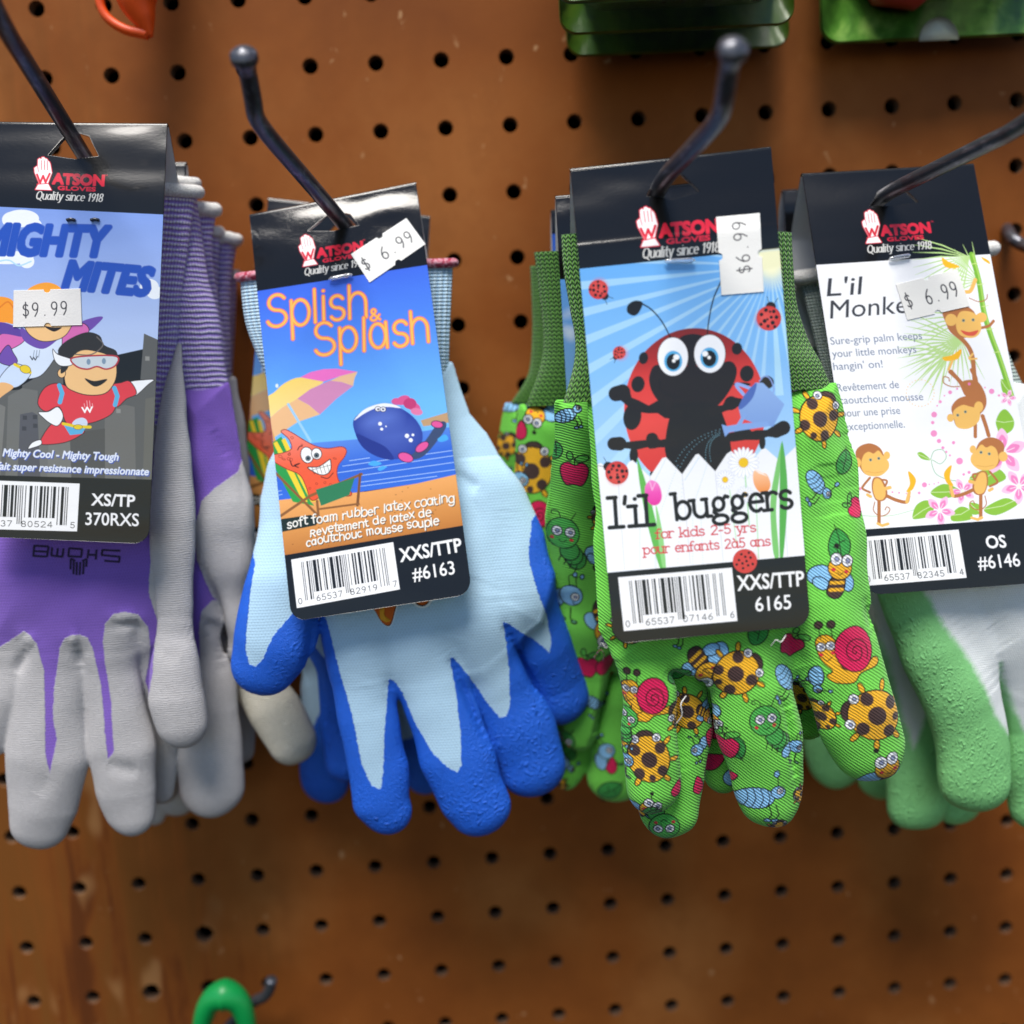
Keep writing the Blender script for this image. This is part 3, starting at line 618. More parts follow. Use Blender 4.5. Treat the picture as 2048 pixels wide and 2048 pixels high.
    c.out(B(sm([(280, 690), (330, 580), (440, 545), (600, 620), (740, 620), (840, 570), (870, 650), (840, 760), (740, 820), (620, 850), (500, 850), (440, 720), (340, 755)], 4)), 'dc3b46', 1.6, ln)
    c.poly(B((470, 850), (640, 870), (610, 920), (520, 930)), '5aaedc'); c.poly(B(sm([(540, 850), (560, 815), (610, 800), (645, 820), (640, 860)])), 'cdd9ee'); c.line(B((470, 845), (560, 865), (670, 870)), 6, 'e6ca20'); c.ell(*z0(B, 580, 870), 9, 5, 'e6ca20', edge=ln, wd=.8)
    c.out(B(sm([(285, 760), (360, 755), (430, 720), (470, 790), (430, 860), (370, 840), (320, 800)], 4)), 'f2f4f8', 1.5, ln)
    for x0, y0 in ((440, 560), (850, 580)): c.line(B((x0, y0), (x0 + 22, y0 + 60), (x0 + 5, y0 + 125)), 9, '5aaedc')
    for x in (625, 645, 665, 685): c.line(B((x, 665 + abs(x - 655)), (x + 5, 720)), 1.2, 'f0b8bc')
    label_text(c, 'W', z0(B, 608, 765), z0(B, 690, 760), 12, 'ffffff', bold=.6)
    c.out(B(sm([(490, 560), (480, 470), (520, 370), (600, 300), (740, 300), (840, 360), (868, 440), (850, 540), (780, 620), (650, 632), (540, 600)], 4)), sk, 1.8, ln); c.ell(*z0(B, 458, 470), 8, 9, sk, edge=ln, wd=1.4)
    c.poly(B(sm([(430, 300), (500, 225), (640, 165), (740, 190), (775, 260), (860, 300), (860, 350), (720, 310), (600, 300), (530, 360), (500, 440), (450, 470), (460, 370)], 4)), '2b2724'); c.line(B(so([(560, 330), (680, 330), (765, 260), (720, 200)])), 2.4, '6a625d')
    c.out(B(sm([(392, 290), (430, 330), (540, 370), (530, 410), (450, 415), (405, 370)], 4)), 'f2f4f8', 1.4, ln)
    c.out(B(sm([(530, 360), (690, 340), (868, 345), (860, 410), (790, 440), (720, 420), (650, 440), (570, 420)], 4)), 'c9d2d8', 3.2, 'b02c38'); c.ell(*z0(B, 658, 385), 4, 6, '7d94ab'); c.ell(*z0(B, 772, 380), 4, 6, '7d94ab')
    c.out(B(sm([(632, 510), (700, 530), (795, 515), (740, 560), (690, 562)], 4)), '1d1512', 1.2, ln)
    for t, a, b in (('Mighty Cool - Mighty Tough', (20, 1085), (875, 1118)), ('fait super resistance impressionnate', (-25, 1185), (1100, 1228))):
        label_text(c, t, z0(B, a[0] + 7, a[1] + 7), z0(B, b[0] + 7, b[1] + 7), 60 * q, '4358a8', bold=.75, shear=.2); label_text(c, t, z0(B, *a), z0(B, *b), 60 * q, 'dfe6f6', bold=.6, shear=.2)
    c.poly(B((-500, 1215), (1190, 1262), (1180, 1800), (-500, 1750)), '131211')
    barcode(c, B((-290, 1258), (592, 1290), (572, 1645), (-310, 1622)), '065537805245')
    label_text(c, 'XS/TP', z0(B, 680, 1450), z0(B, 1000, 1462), 92 * q, 'f2f2f4', bold=.7)
    label_text(c, '370RXS', z0(B, 635, 1596), z0(B, 1030, 1605), 98 * q, 'f2f2f4', bold=.35)
    brand_mark(c, z0(A, 258, 424), np.array([.998, .04]) * 252 * q, np.array([-.04, .998]) * 240 * q)

def art_monkeys(c):
    M, N = zm(1580, 320, .24224), zm(1580, 740, .24224); q = .24224; z0 = lambda f, x, y: f((x, y), (0, 0))[0]
    c.poly(np.vstack([M((190, 868), (1700, 775)), N((2300, 1215), (540, 1320))]), 'f3f3f6')
    gr = '8cbf3a'
    def fan(cx, cy, R, a0, a1, n, k=2.0):
        for a in np.linspace(a0, a1, n):
            t = math.radians(a); c.taper(M([(cx, cy), (cx + .5 * R * math.cos(t), cy + .5 * R * math.sin(t) - 15), (cx + R * math.cos(t), cy + R * math.sin(t))]), [k * .7, k * 1.5, .5], 'b9d98a')
    fan(1480, 800, 470, 100, 200, 14); fan(1420, 1500, 480, 130, 210, 12, 2.6); fan(1480, 1300, 480, 150, 230, 10); fan(1400, 1450, 420, 60, 150, 12); fan(1300, 1600, 420, 100, 200, 9, 2.4); fan(1560, 1000, 330, 150, 260, 9)
    c.line(M(so([(1500, 780), (1560, 1000), (1600, 1250), (1660, 1450), (1730, 1640), (1830, 1950)])), 11, '7ab534'); c.line(M(so([(1510, 780), (1570, 1000), (1610, 1250), (1670, 1450), (1740, 1640), (1840, 1950)])), 4, 'a4d058')
    for x, y in ((1520, 860), (1575, 1030), (1610, 1210), (1650, 1400), (1705, 1590)): c.line(M((x - 25, y), (x + 30, y - 8)), 1.5, 'd2e48e')
    for p in ([(1255, 805), (1310, 840), (1400, 880), (1330, 895), (1270, 870)], [(1580, 800), (1640, 830), (1650, 860), (1600, 830)], [(1260, 1630), (1340, 1610), (1415, 1560), (1390, 1640), (1290, 1660)]): c.poly(M(sm(p, 4)), 'f6b81c')
    br, tan = 'b5713c', 'f0bc62'
    # top hanging monkey
    c.line(M(so([(1300, 1290), (1330, 1400), (1440, 1500), (1500, 1600), (1520, 1760), (1530, 1900)])), 9, br)
    c.line(M(so([(1530, 990), (1490, 1080), (1440, 1090)])), 8, tan); c.line(M(so([(1480, 1140), (1560, 1170), (1620, 1150), (1630, 1110)])), 2, br); c.line(M(so([(1560, 1390), (1640, 1370), (1680, 1330)])), 6, br)
    c.poly(M(sm([(1260, 1250), (1330, 1205), (1450, 1205), (1530, 1270), (1540, 1400), (1440, 1470), (1330, 1420), (1280, 1330)])), br)
    c.ell(*z0(M, 1330, 1320), 12, 12, tan); c.ell(*z0(M, 1580, 1300), 11, 10, tan); c.poly(M(sm([(1400, 1260), (1480, 1250), (1550, 1290), (1580, 1380), (1550, 1450), (1480, 1470), (1400, 1440), (1370, 1360)])), tan)
    c.poly(M(sm([(1410, 1405), (1480, 1420), (1555, 1405), (1520, 1450), (1450, 1445)])), 'd9583e')
    for x, y in ((1432, 1325), (1512, 1320)): c.ell(*z0(M, x, y), 3.2, 3.2, '8f9a86'); c.ell(*z0(M, x, y), 1.5, 1.5, '2a2420')
    c.line(M(so([(1510, 1600), (1480, 1640), (1540, 1640)])), 4, tan); c.line(M((1340, 1660), (1310, 1730)), 5, tan)
    c.line(M(so([(1320, 1750), (1400, 1830), (1450, 1930)])), 7, br); c.line(M(so([(1400, 1870), (1330, 1870), (1270, 1840), (1270, 1790), (1310, 1800), (1315, 1825)])), 2.2, br)
    # middle monkey
    c.poly(N(sm([(1420, 100), (1540, 90), (1610, 190), (1620, 290), (1570, 360), (1500, 330), (1450, 220)])), br); c.line(N(so([(1500, 0), (1530, 60), (1540, 130)])), 8, br); c.line(N((1330, 10), (1440, 130)), 7, br)
    c.line(N(so([(1590, 380), (1620, 470), (1640, 540)])), 8, br); c.line(N(so([(1530, 450), (1530, 550)])), 7, br)
    c.poly(N(sm([(1335, 300), (1400, 230), (1500, 220), (1580, 280), (1560, 400), (1480, 480), (1380, 470), (1345, 380)])), br); c.poly(N(sm([(1350, 340), (1420, 290), (1480, 300), (1560, 330), (1560, 420), (1480, 482), (1390, 478), (1360, 420)])), tan); c.ell(*z0(N, 1558, 305), 9, 11, tan); c.ell(*z0(N, 1325, 395), 7, 8, tan)
    for x, y in ((1385, 373), (1448, 345)): c.ell(*z0(N, x, y), 3, 3, '8f9a86'); c.ell(*z0(N, x, y), 1.4, 1.4, '2a2420')
    # dots, leaves and blossoms
    pk = 'ee7fbb'
    for x, y, r in ((1190, 368, 24), (1178, 434, 14), (1188, 524, 27), (1230, 586, 18), (1262, 642, 13), (1290, 676, 10), (1320, 705, 9), (1400, 752, 28), (1110, 948, 21), (1478, 845, 13), (1434, 862, 11), (576, 980, 13), (846, 1008, 8), (900, 1014, 8), (1240, 262, 13), (1322, 184, 16), (1665, 176, 22), (1380, 155, 9), (1725, 210, 10), (1150, 945, 6), (1190, 940, 6), (1225, 930, 6), (1610, 145, 7), (1066, 1015, 11), (1350, 600, 14), (1480, 115, 12), (1215, 295, 7), (1275, 212, 7), (960, 1020, 6)): c.ell(*z0(N, x, y), r * q, r * q, pk, al=.9)
    for k in range(26): a = k / 26 * 6.28; c.ell(*z0(N, 1075 + 115 * math.cos(a), 190 + 110 * math.sin(a)), 1.1, 1.1, 'f2c35e')
    c.line(N(so([(1160, 740), (1190, 670), (1260, 660), (1290, 720), (1240, 775), (1170, 745), (1200, 850), (1290, 900), (1400, 920)])), 1.6, '9cc49a'); c.line(N(so([(560, 1200), (700, 1207), (850, 1200), (1040, 1150)])), 1.4, 'b6d8b0')
    for p in ([(1050, 690), (1090, 680), (1160, 742), (1090, 735)], [(1700, 420), (1740, 340), (1790, 330), (1850, 420), (1830, 500), (1740, 540), (1710, 480)], [(1160, 1010), (1270, 940), (1400, 990), (1370, 1040), (1240, 1060)], [(1010, 1220), (1040, 1120), (1120, 1075), (1190, 1110), (1160, 1200), (1060, 1230)],
              [(1330, 1200), (1400, 1130), (1480, 1150), (1500, 1230), (1350, 1250)], [(1480, 900), (1580, 830), (1720, 815), (1780, 900), (1600, 960)], [(1600, 1150), (1760, 1060), (1850, 1080), (1870, 1120), (1700, 1200)], [(1740, 80), (1790, 100), (1830, 200), (1760, 190)], [(1480, 1100), (1560, 1110), (1580, 1180), (1500, 1190)]):
        c.poly(N(sm(p, 5)), gr); P2 = N(np.array(p)); c.line(np.array([P2[0], P2.mean(0), P2[len(p) // 2]]), 1.2, 'd8eab0')
    for x, y, R, a0 in ((1235, 1160, 130, 10), (1425, 1000, 110, 30), (1760, 680, 200, 50), (1890, 960, 150, 20), (1800, 230, 70, 0)):
        for k in range(5):
            t = math.radians(a0 + 72 * k); u, v = np.array([math.cos(t), math.sin(t)]), np.array([-math.sin(t), math.cos(t)]); o = np.array([x, y])
            for s, cl in ((1., 'f6c3df'), (.74, 'ee86be')):
                c.poly(N(sm([o + u * R * .12, o + u * R * .6 * s + v * R * .25 * s, o + u * R * s, o + u * R * .6 * s - v * R * .25 * s], 5)), cl)
            c.line(N([tuple(o), tuple(o + u * R * .5)]), 1., 'ffffff')
        c.ell(*z0(N, x, y), R * .12 * q, R * .12 * q, 'f6f2e0')
    # two standing monkeys
    for s, ox, oy, fl in ((1., 0, 0, 1), (1., 1000, 0, 2)):
        X = (lambda *p: N([(x, y) for x, y in p])) if fl == 1 else (lambda *p: N([(2310 - x * 1.0 + (0), y - 50) for x, y in p]))
        c.line(X(*so([(660, 890), (610, 950), (600, 980), (660, 1010)]).tolist()), 4.5, br); c.line(X(*so([(740, 905), (800, 915), (780, 970)]).tolist()), 4, br)
        c.line(X(*so([(800, 1040), (880, 1075), (960, 1090), (980, 1040)]).tolist()), 7, br); c.line(X((735, 1080), (735, 1270)), 7, br)
        c.line(X(*so([(700, 1090), (690, 1160), (740, 1205), (800, 1190), (825, 1150), (800, 1130), (785, 1155)]).tolist()), 2, br); c.line(X((725, 1268), (760, 1285), (810, 1270)), 5.5, tan); c.line(X((985, 1010), (965, 1090)), 6.5, tan)
        c.poly(X(*sm([(690, 890), (760, 900), (805, 1010), (780, 1075), (710, 1075), (675, 980)]).tolist()), br); c.poly(X(*sm([(700, 900), (750, 910), (790, 1010), (765, 1070), (710, 1060), (685, 980)]).tolist()), tan); c.line(X((770, 985), (825, 970)), 7, tan); c.line(X((640, 1030), (665, 1045)), 6, tan)
        c.poly(X(*sm([(540, 690), (575, 630), (660, 605), (740, 640), (775, 710), (770, 800), (700, 870), (620, 860), (570, 790)]).tolist()), br)
        c.ell(*X((550, 765))[0], 9, 10, tan); c.poly(X(*sm([(590, 760), (610, 700), (650, 675), (690, 690), (730, 665), (770, 710), (815, 760), (810, 820), (740, 875), (640, 870), (595, 820)]).tolist()), tan); c.ell(*X((800, 705))[0], 6.5, 8, tan); c.line(X((625, 835), (700, 850), (770, 838)), 1., 'd69a4a')
        for x, y in ((665, 742), (733, 730)): c.ell(*X((x, y))[0], 3.2, 3.2, '9aa692'); c.ell(*X((x, y))[0], 1.6, 1.6, '2a2420')
        c.poly(X(*sm([(975, 838), (1020, 870), (1040, 920), (1010, 990), (960, 1005), (990, 940)]).tolist()), 'f6b81c')
    tx, dk = '60708e', '3c3c40'
    label_text(c, "L'il", z0(M, 305, 1125), z0(M, 585, 1108), 165 * q, dk, bold=.3, shear=.18); label_text(c, 'Monkeys', z0(M, 332, 1310), z0(M, 1165, 1246), 165 * q, dk, bold=.1, shear=.18)
    for f, t, a, b in ((M, 'Sure-grip palm keeps', (338, 1525), (1092, 1478)), (M, 'your little monkeys', (352, 1630), (1045, 1590)), (M, "hangin' on!", (362, 1735), (768, 1712)), (N, 'Revêtement de', (392, 178), (902, 148)), (N, 'caoutchouc mousse', (412, 282), (1102, 248)), (N, 'pour une prise', (432, 388), (912, 362)), (N, 'exceptionnelle.', (452, 500), (950, 475))):
        label_text(c, t, z0(f, *a), z0(f, *b), 68 * q, tx, bold=.02)
    c.poly(N((540, 1322), (2350, 1195), (2350, 1800), (560, 2000)), '100f0f')
    barcode(c, N((572, 1382), (1392, 1318), (1458, 1715), (620, 1782)), '065537823454')
    label_text(c, 'OS', z0(N, 1628, 1472), z0(N, 1788, 1462), 104 * q, 'f2f2f4', bold=.7); label_text(c, '#6146', z0(N, 1560, 1645), z0(N, 1905, 1618), 112 * q, 'f2f2f4', bold=.25)
    brand_mark(c, z0(M, 588, 420), np.array([.997, -.07]) * 270 * q, np.array([.09, .996]) * 270 * q)
# ------------------------------------------------------------------ cloth bodies: smooth-blended solids meshed with surface nets
def surface_net(f, o, h):
    s = f < 0; nx, ny, nz = f.shape
    c = np.zeros((nx - 1, ny - 1, nz - 1), np.uint8)
    offs = [(a, b, d) for a in (0, 1) for b in (0, 1) for d in (0, 1)]
    for a, b, d in offs: c += s[a:nx - 1 + a, b:ny - 1 + b, d:nz - 1 + d]
    I, J, K = np.nonzero((c > 0) & (c < 8))
    idx = np.full(c.shape, -1, np.int32); idx[I, J, K] = np.arange(len(I))
    val = np.stack([f[I + a, J + b, K + d] for a, b, d in offs], 1); acc = np.zeros((len(I), 3)); n = np.zeros(len(I))
    for p in range(8):
        for q in range(p + 1, 8):
            A, B = np.array(offs[p]), np.array(offs[q])
            if np.abs(A - B).sum() != 1: continue
            m = (val[:, p] < 0) != (val[:, q] < 0); t = np.where(m, val[:, p] / (val[:, p] - val[:, q] + 1e-12), 0)
            acc += np.where(m[:, None], A + t[:, None] * (B - A), 0); n += m
    V = o + h * (np.stack([I, J, K], 1) + acc / n[:, None]); Q = []
    for ax in range(3):
        sl = [slice(None)] * 3; sl2 = [slice(None)] * 3; sl[ax] = slice(0, -1); sl2[ax] = slice(1, None)
        a, b = s[tuple(sl)], s[tuple(sl2)]; E = np.argwhere(a != b); u, v = [k for k in range(3) if k != ax]
        E = E[(E[:, u] > 0) & (E[:, v] > 0) & (E[:, u] < f.shape[u] - 1) & (E[:, v] < f.shape[v] - 1)]
        if not len(E): continue
        def at(du, dv): e = E.copy(); e[:, u] += du; e[:, v] += dv; return idx[e[:, 0], e[:, 1], e[:, 2]]
        q = np.stack([at(-1, -1), at(0, -1), at(0, 0), at(-1, 0)], 1)
        inside = a[tuple(E.T)]; flip = inside if ax != 1 else ~inside
        q[~flip] = q[~flip][:, ::-1]; Q.append(q)
    return V, np.vstack(Q)
def smin(a, b, k):
    h = np.maximum(k - np.abs(a - b), 0) / k
    return np.minimum(a, b) - h * h * k * .25
def wobble(X, Y, Z, seed, amp, wl):
    r = np.random.default_rng(seed); o = 0
    for _ in range(7):
        d = r.normal(size=3); d /= np.linalg.norm(d); L = wl * r.uniform(.6, 1.6); o = o + np.sin((X * d[0] + Y * d[1] * .6 + Z * d[2]) * 6.283 / L + r.uniform(0, 6.3))
    return o * amp / 2.6
def cloth(name, dep, palms, fingers, mat, parent, knit=None, art=None, creases=(), h=.62, seed=1, wob=.45, wl=22, lvl=1, kf=1.3, kp=5.):
    """dep: [(photo row, depth mm)]; palms: [(outline px, half thickness, edge roundness, depth offset)];
       fingers: [(nodes (px,py,radius px,depth offset), flatness)]"""
    yy = np.array([d[0] for d in dep], float); dd = np.array([d[1] for d in dep], float)
    D = lambda py: np.interp(py, yy, dd)
    XZ = lambda p: P(np.asarray(p, float)[:, 0], np.asarray(p, float)[:, 1], D(np.asarray(p, float)[:, 1]))
    rows = XZ(np.stack([np.full(40, 1000.), np.linspace(yy.min() - 60, yy.max() + 60, 40)], 1))
    def depz(Z, off=0): return -np.interp(-Z, -rows[:, 2], -rows[:, 1]) - off
    chains = []
    for nodes, flat in fingers:
        nd = np.array([(*n, 0)[:4] for n in nodes], float); p = P(nd[:, 0], nd[:, 1], D(nd[:, 1]) + nd[:, 3])
        sc = FPX / np.linalg.norm(p - CAM, axis=1); chains.append((p, nd[:, 2] / sc, flat))
    pol = [(XZ(a), t, r, of) for a, t, r, of in palms]
    pts = np.vstack([c[0] for c in chains] + [p[0] for p in pol])
    R = max([c[1].max() for c in chains] + [6])
    lo, hi = pts.min(0) - R - 3, pts.max(0) + R + 3
    if pol: lo[1] = min(lo[1], min((-dd.max() - t - of - 3) for _, t, _, of in pol)); hi[1] = max(hi[1], max((-dd.min() + t - of + 3) for _, t, _, of in pol))
    fl = max([c[2] for c in chains] + [.5]); 
    n = np.ceil((hi - lo) / h).astype(int) + 1
    ax = [lo[k] + h * np.arange(n[k]) for k in range(3)]
    F = np.full(n, 9., np.float32)
    for p, r, flat in chains:
        G = np.full(n, 9., np.float32)
        for a, b, ra, rb in zip(p[:-1], p[1:], r[:-1], r[1:]):
            m = max(ra, rb) + 5; l2, h2 = np.minimum(a, b) - m, np.maximum(a, b) + m
            sl = tuple(slice(max(0, int((l2[k] - lo[k]) / h)), max(1, int((h2[k] - lo[k]) / h) + 1)) for k in range(3))
            X, Y, Z = np.meshgrid(ax[0][sl[0]], ax[1][sl[1]], ax[2][sl[2]], indexing='ij', sparse=True)
            q = (b - a) / [1, flat, 1]; L = math.sqrt(q @ q) + 1e-6; q = q / L; kk = max(-.95, min(.95, (ra - rb) / L))
            x, y, z = X - a[0], (Y - a[1]) / flat, Z - a[2]; p_ = x * q[0] + y * q[1] + z * q[2]
            qq = np.sqrt(np.maximum(x * x + y * y + z * z - p_ * p_, 0)); t = np.clip((p_ - kk * qq / math.sqrt(1 - kk * kk)) / L, 0, 1)
            d = np.sqrt((p_ - t * L) ** 2 + qq * qq) - (ra + t * (rb - ra))
            G[sl] = np.minimum(G[sl], d * .8)
        F = smin(F, G, kf)
    X2, Z2 = np.meshgrid(ax[0], ax[2], indexing='ij')
    Y = ax[1][None, :, None]
    for poly, t, r, of in pol:
        d2 = poly_sd(X2, Z2, poly[:, [0, 2]]); yc = depz(Z2, of)
        x = np.clip(-d2 / r, 0, 1); th = t * x * (2 - x) + .9
        f = np.where(d2[:, None, :] < 0, np.abs(Y - yc[:, None, :]) - th[:, None, :], np.sqrt(np.maximum(d2, 0)[:, None, :] ** 2 + (Y - yc[:, None, :]) ** 2) - .9)
        F = smin(F, f.astype(np.float32), kp)
    for line, wd, amp in creases:
        q = spline(XZ(line)[:, [0, 2]], 6); d = np.full(X2.shape, 1e9); fade = np.zeros(X2.shape); n_ = len(q) - 1
        for i, (a, b) in enumerate(zip(q[:-1], q[1:])):
            e = seg_dist(X2, Z2, a, b); t = (i + .5) / n_; m = e < d; d = np.where(m, e, d); fade = np.where(m, math.sin(math.pi * t) ** .7, fade)
        F = F + (amp * fade * np.exp(-(d / wd) ** 2))[:, None, :].astype(np.float32)
    if wob: F = F + wobble(ax[0][:, None, None], ax[1][None, :, None], ax[2][None, None, :], seed, wob, wl).astype(np.float32)
    F[[0, -1]] = 5; F[:, [0, -1]] = 5; F[:, :, [0, -1]] = 5
    V, Q = surface_net(F, lo, h)
    o = mk(name, V, [Q], mat, parent)
    if lvl:
        md = o.modifiers.new('sub', 'SUBSURF'); md.levels = md.render_levels = lvl
        me = bpy.data.meshes.new_from_object(o.evaluated_get(bpy.context.evaluated_depsgraph_get())); old = o.data
        o.modifiers.clear(); o.data = me; me.name = name; bpy.data.meshes.remove(old)
    me = o.data; nv = len(me.vertices); v = np.empty(nv * 3, np.float32); me.vertices.foreach_get('co', v)
    v = (v.reshape(-1, 3) + (wloc(o) if parent else 0)) * 1000
    if knit is not None:
        d = np.full(nv, 50.)
        for k in knit:
            sg = 1
            q = XZ(k)[:, [0, 2]]; d = np.minimum(d, poly_sd(v[:, 0], v[:, 2], q))
        a = me.attributes.new('knit', 'FLOAT', 'POINT'); a.data.foreach_set('value', (-d).astype(np.float32))
    if art is not None:
        b0 = np.array([v[:, 0].min(), -v[:, 2].max()]); b1 = np.array([v[:, 0].max(), -v[:, 2].min()])
        T = lambda p: XZ(np.asarray(p, float).reshape(-1, 2))[:, [0, 2]].reshape(np.shape(p)) * np.array([1, -1])
        mid = np.array([[np.mean([n[0] for n in fingers[0][0]]), yy.mean()]]); k = np.hypot(*(T(mid + [[1, 0]]) - T(mid))[0])
        c = Canvas(*(b1 - b0), .13, art[0], T, k, *b0); art[1](c)
        a = me.attributes.new('print', 'FLOAT_COLOR', 'POINT'); q = np.ones((nv, 4), np.float32); q[:, :3] = c.sample(v[:, 0], -v[:, 2]); a.data.foreach_set('color', q.ravel())
    return o

def sleeve(name, edges, mat, parent, thick=6., n=112, m=90, rib=0., ribs=40, open_top=True):
    """knitted cuff: flattened tube; edges: [(left px, its row, right px, its row, depth mm)] from the opening down"""
    e = spline(np.array(edges, float), max(2, m // (len(edges) - 1))); L = P(e[:, 0], e[:, 1], e[:, 4]); Rr = P(e[:, 2], e[:, 3], e[:, 4])
    c = (L + Rr) / 2; hw = (Rr - L) / 2; m = len(e); V, U = [], []
    th = np.linspace(0, 2 * np.pi, n, endpoint=False)
    s = np.concatenate([[0], np.cumsum(np.linalg.norm(np.diff(c, axis=0), axis=1))]); w0 = np.linalg.norm(hw, axis=1)
    for inner in (0, 1):
        for i in (range(m) if not inner else range(0, 8)):
            k = 1 - .9 * inner / max(w0[i], 2); t = (thick - .8 * inner) * (1 - .5 * max(0., (i / m - .72) / .28) ** 1.3)
            sx, sy = np.cos(th), np.sin(th); sx = np.sign(sx) * np.abs(sx) ** .8
            rr = 1 + rib * np.cos(th * ribs) / w0[i]
            V.append(c[i] + (sx * k * rr)[:, None] * hw[i] + (sy * t * rr)[:, None] * np.array([0, 1., 0]))
            ex, ey = np.sign(np.cos(th)) * np.abs(np.cos(th)) ** .8 * w0.mean(), np.sin(th) * thick
            al = np.concatenate([[0], np.cumsum(np.hypot(np.diff(ex), np.diff(ey)))]); U.append(np.stack([al, np.full(n, s[i])], 1))
    V, U = np.vstack(V), np.vstack(U)
    Q = grid_faces(n, m, True); Q2 = grid_faces(n, 8, True, m * n)[:, ::-1]; k = np.arange(n)
    rim = np.stack([k, (k + 1) % n, m * n + (k + 1) % n, m * n + k], -1)
    return mk(name, V, [Q, Q2, rim], mat, parent, uv=U)
def band(name, lx, rx, ly, ry, d, r, mat, parent, thick=6., n=72):
    """rolled edge round a cuff opening"""
    a, b = P(lx, ly, d), P(rx, ry, d); c, hw = (a + b) / 2, (b - a) / 2; th = np.linspace(0, 2 * np.pi, n, endpoint=False)
    sx = np.sign(np.cos(th)) * np.abs(np.cos(th)) ** .8
    path = c + sx[:, None] * hw + (np.sin(th) * thick)[:, None] * np.array([0, 1., 0])
    path[:, 2] += np.sin(th * 3) * .25
    V, Q, _ = tube_geo(path, r, 16, 0, True)
    return mk(name, V, [Q], mat, parent)

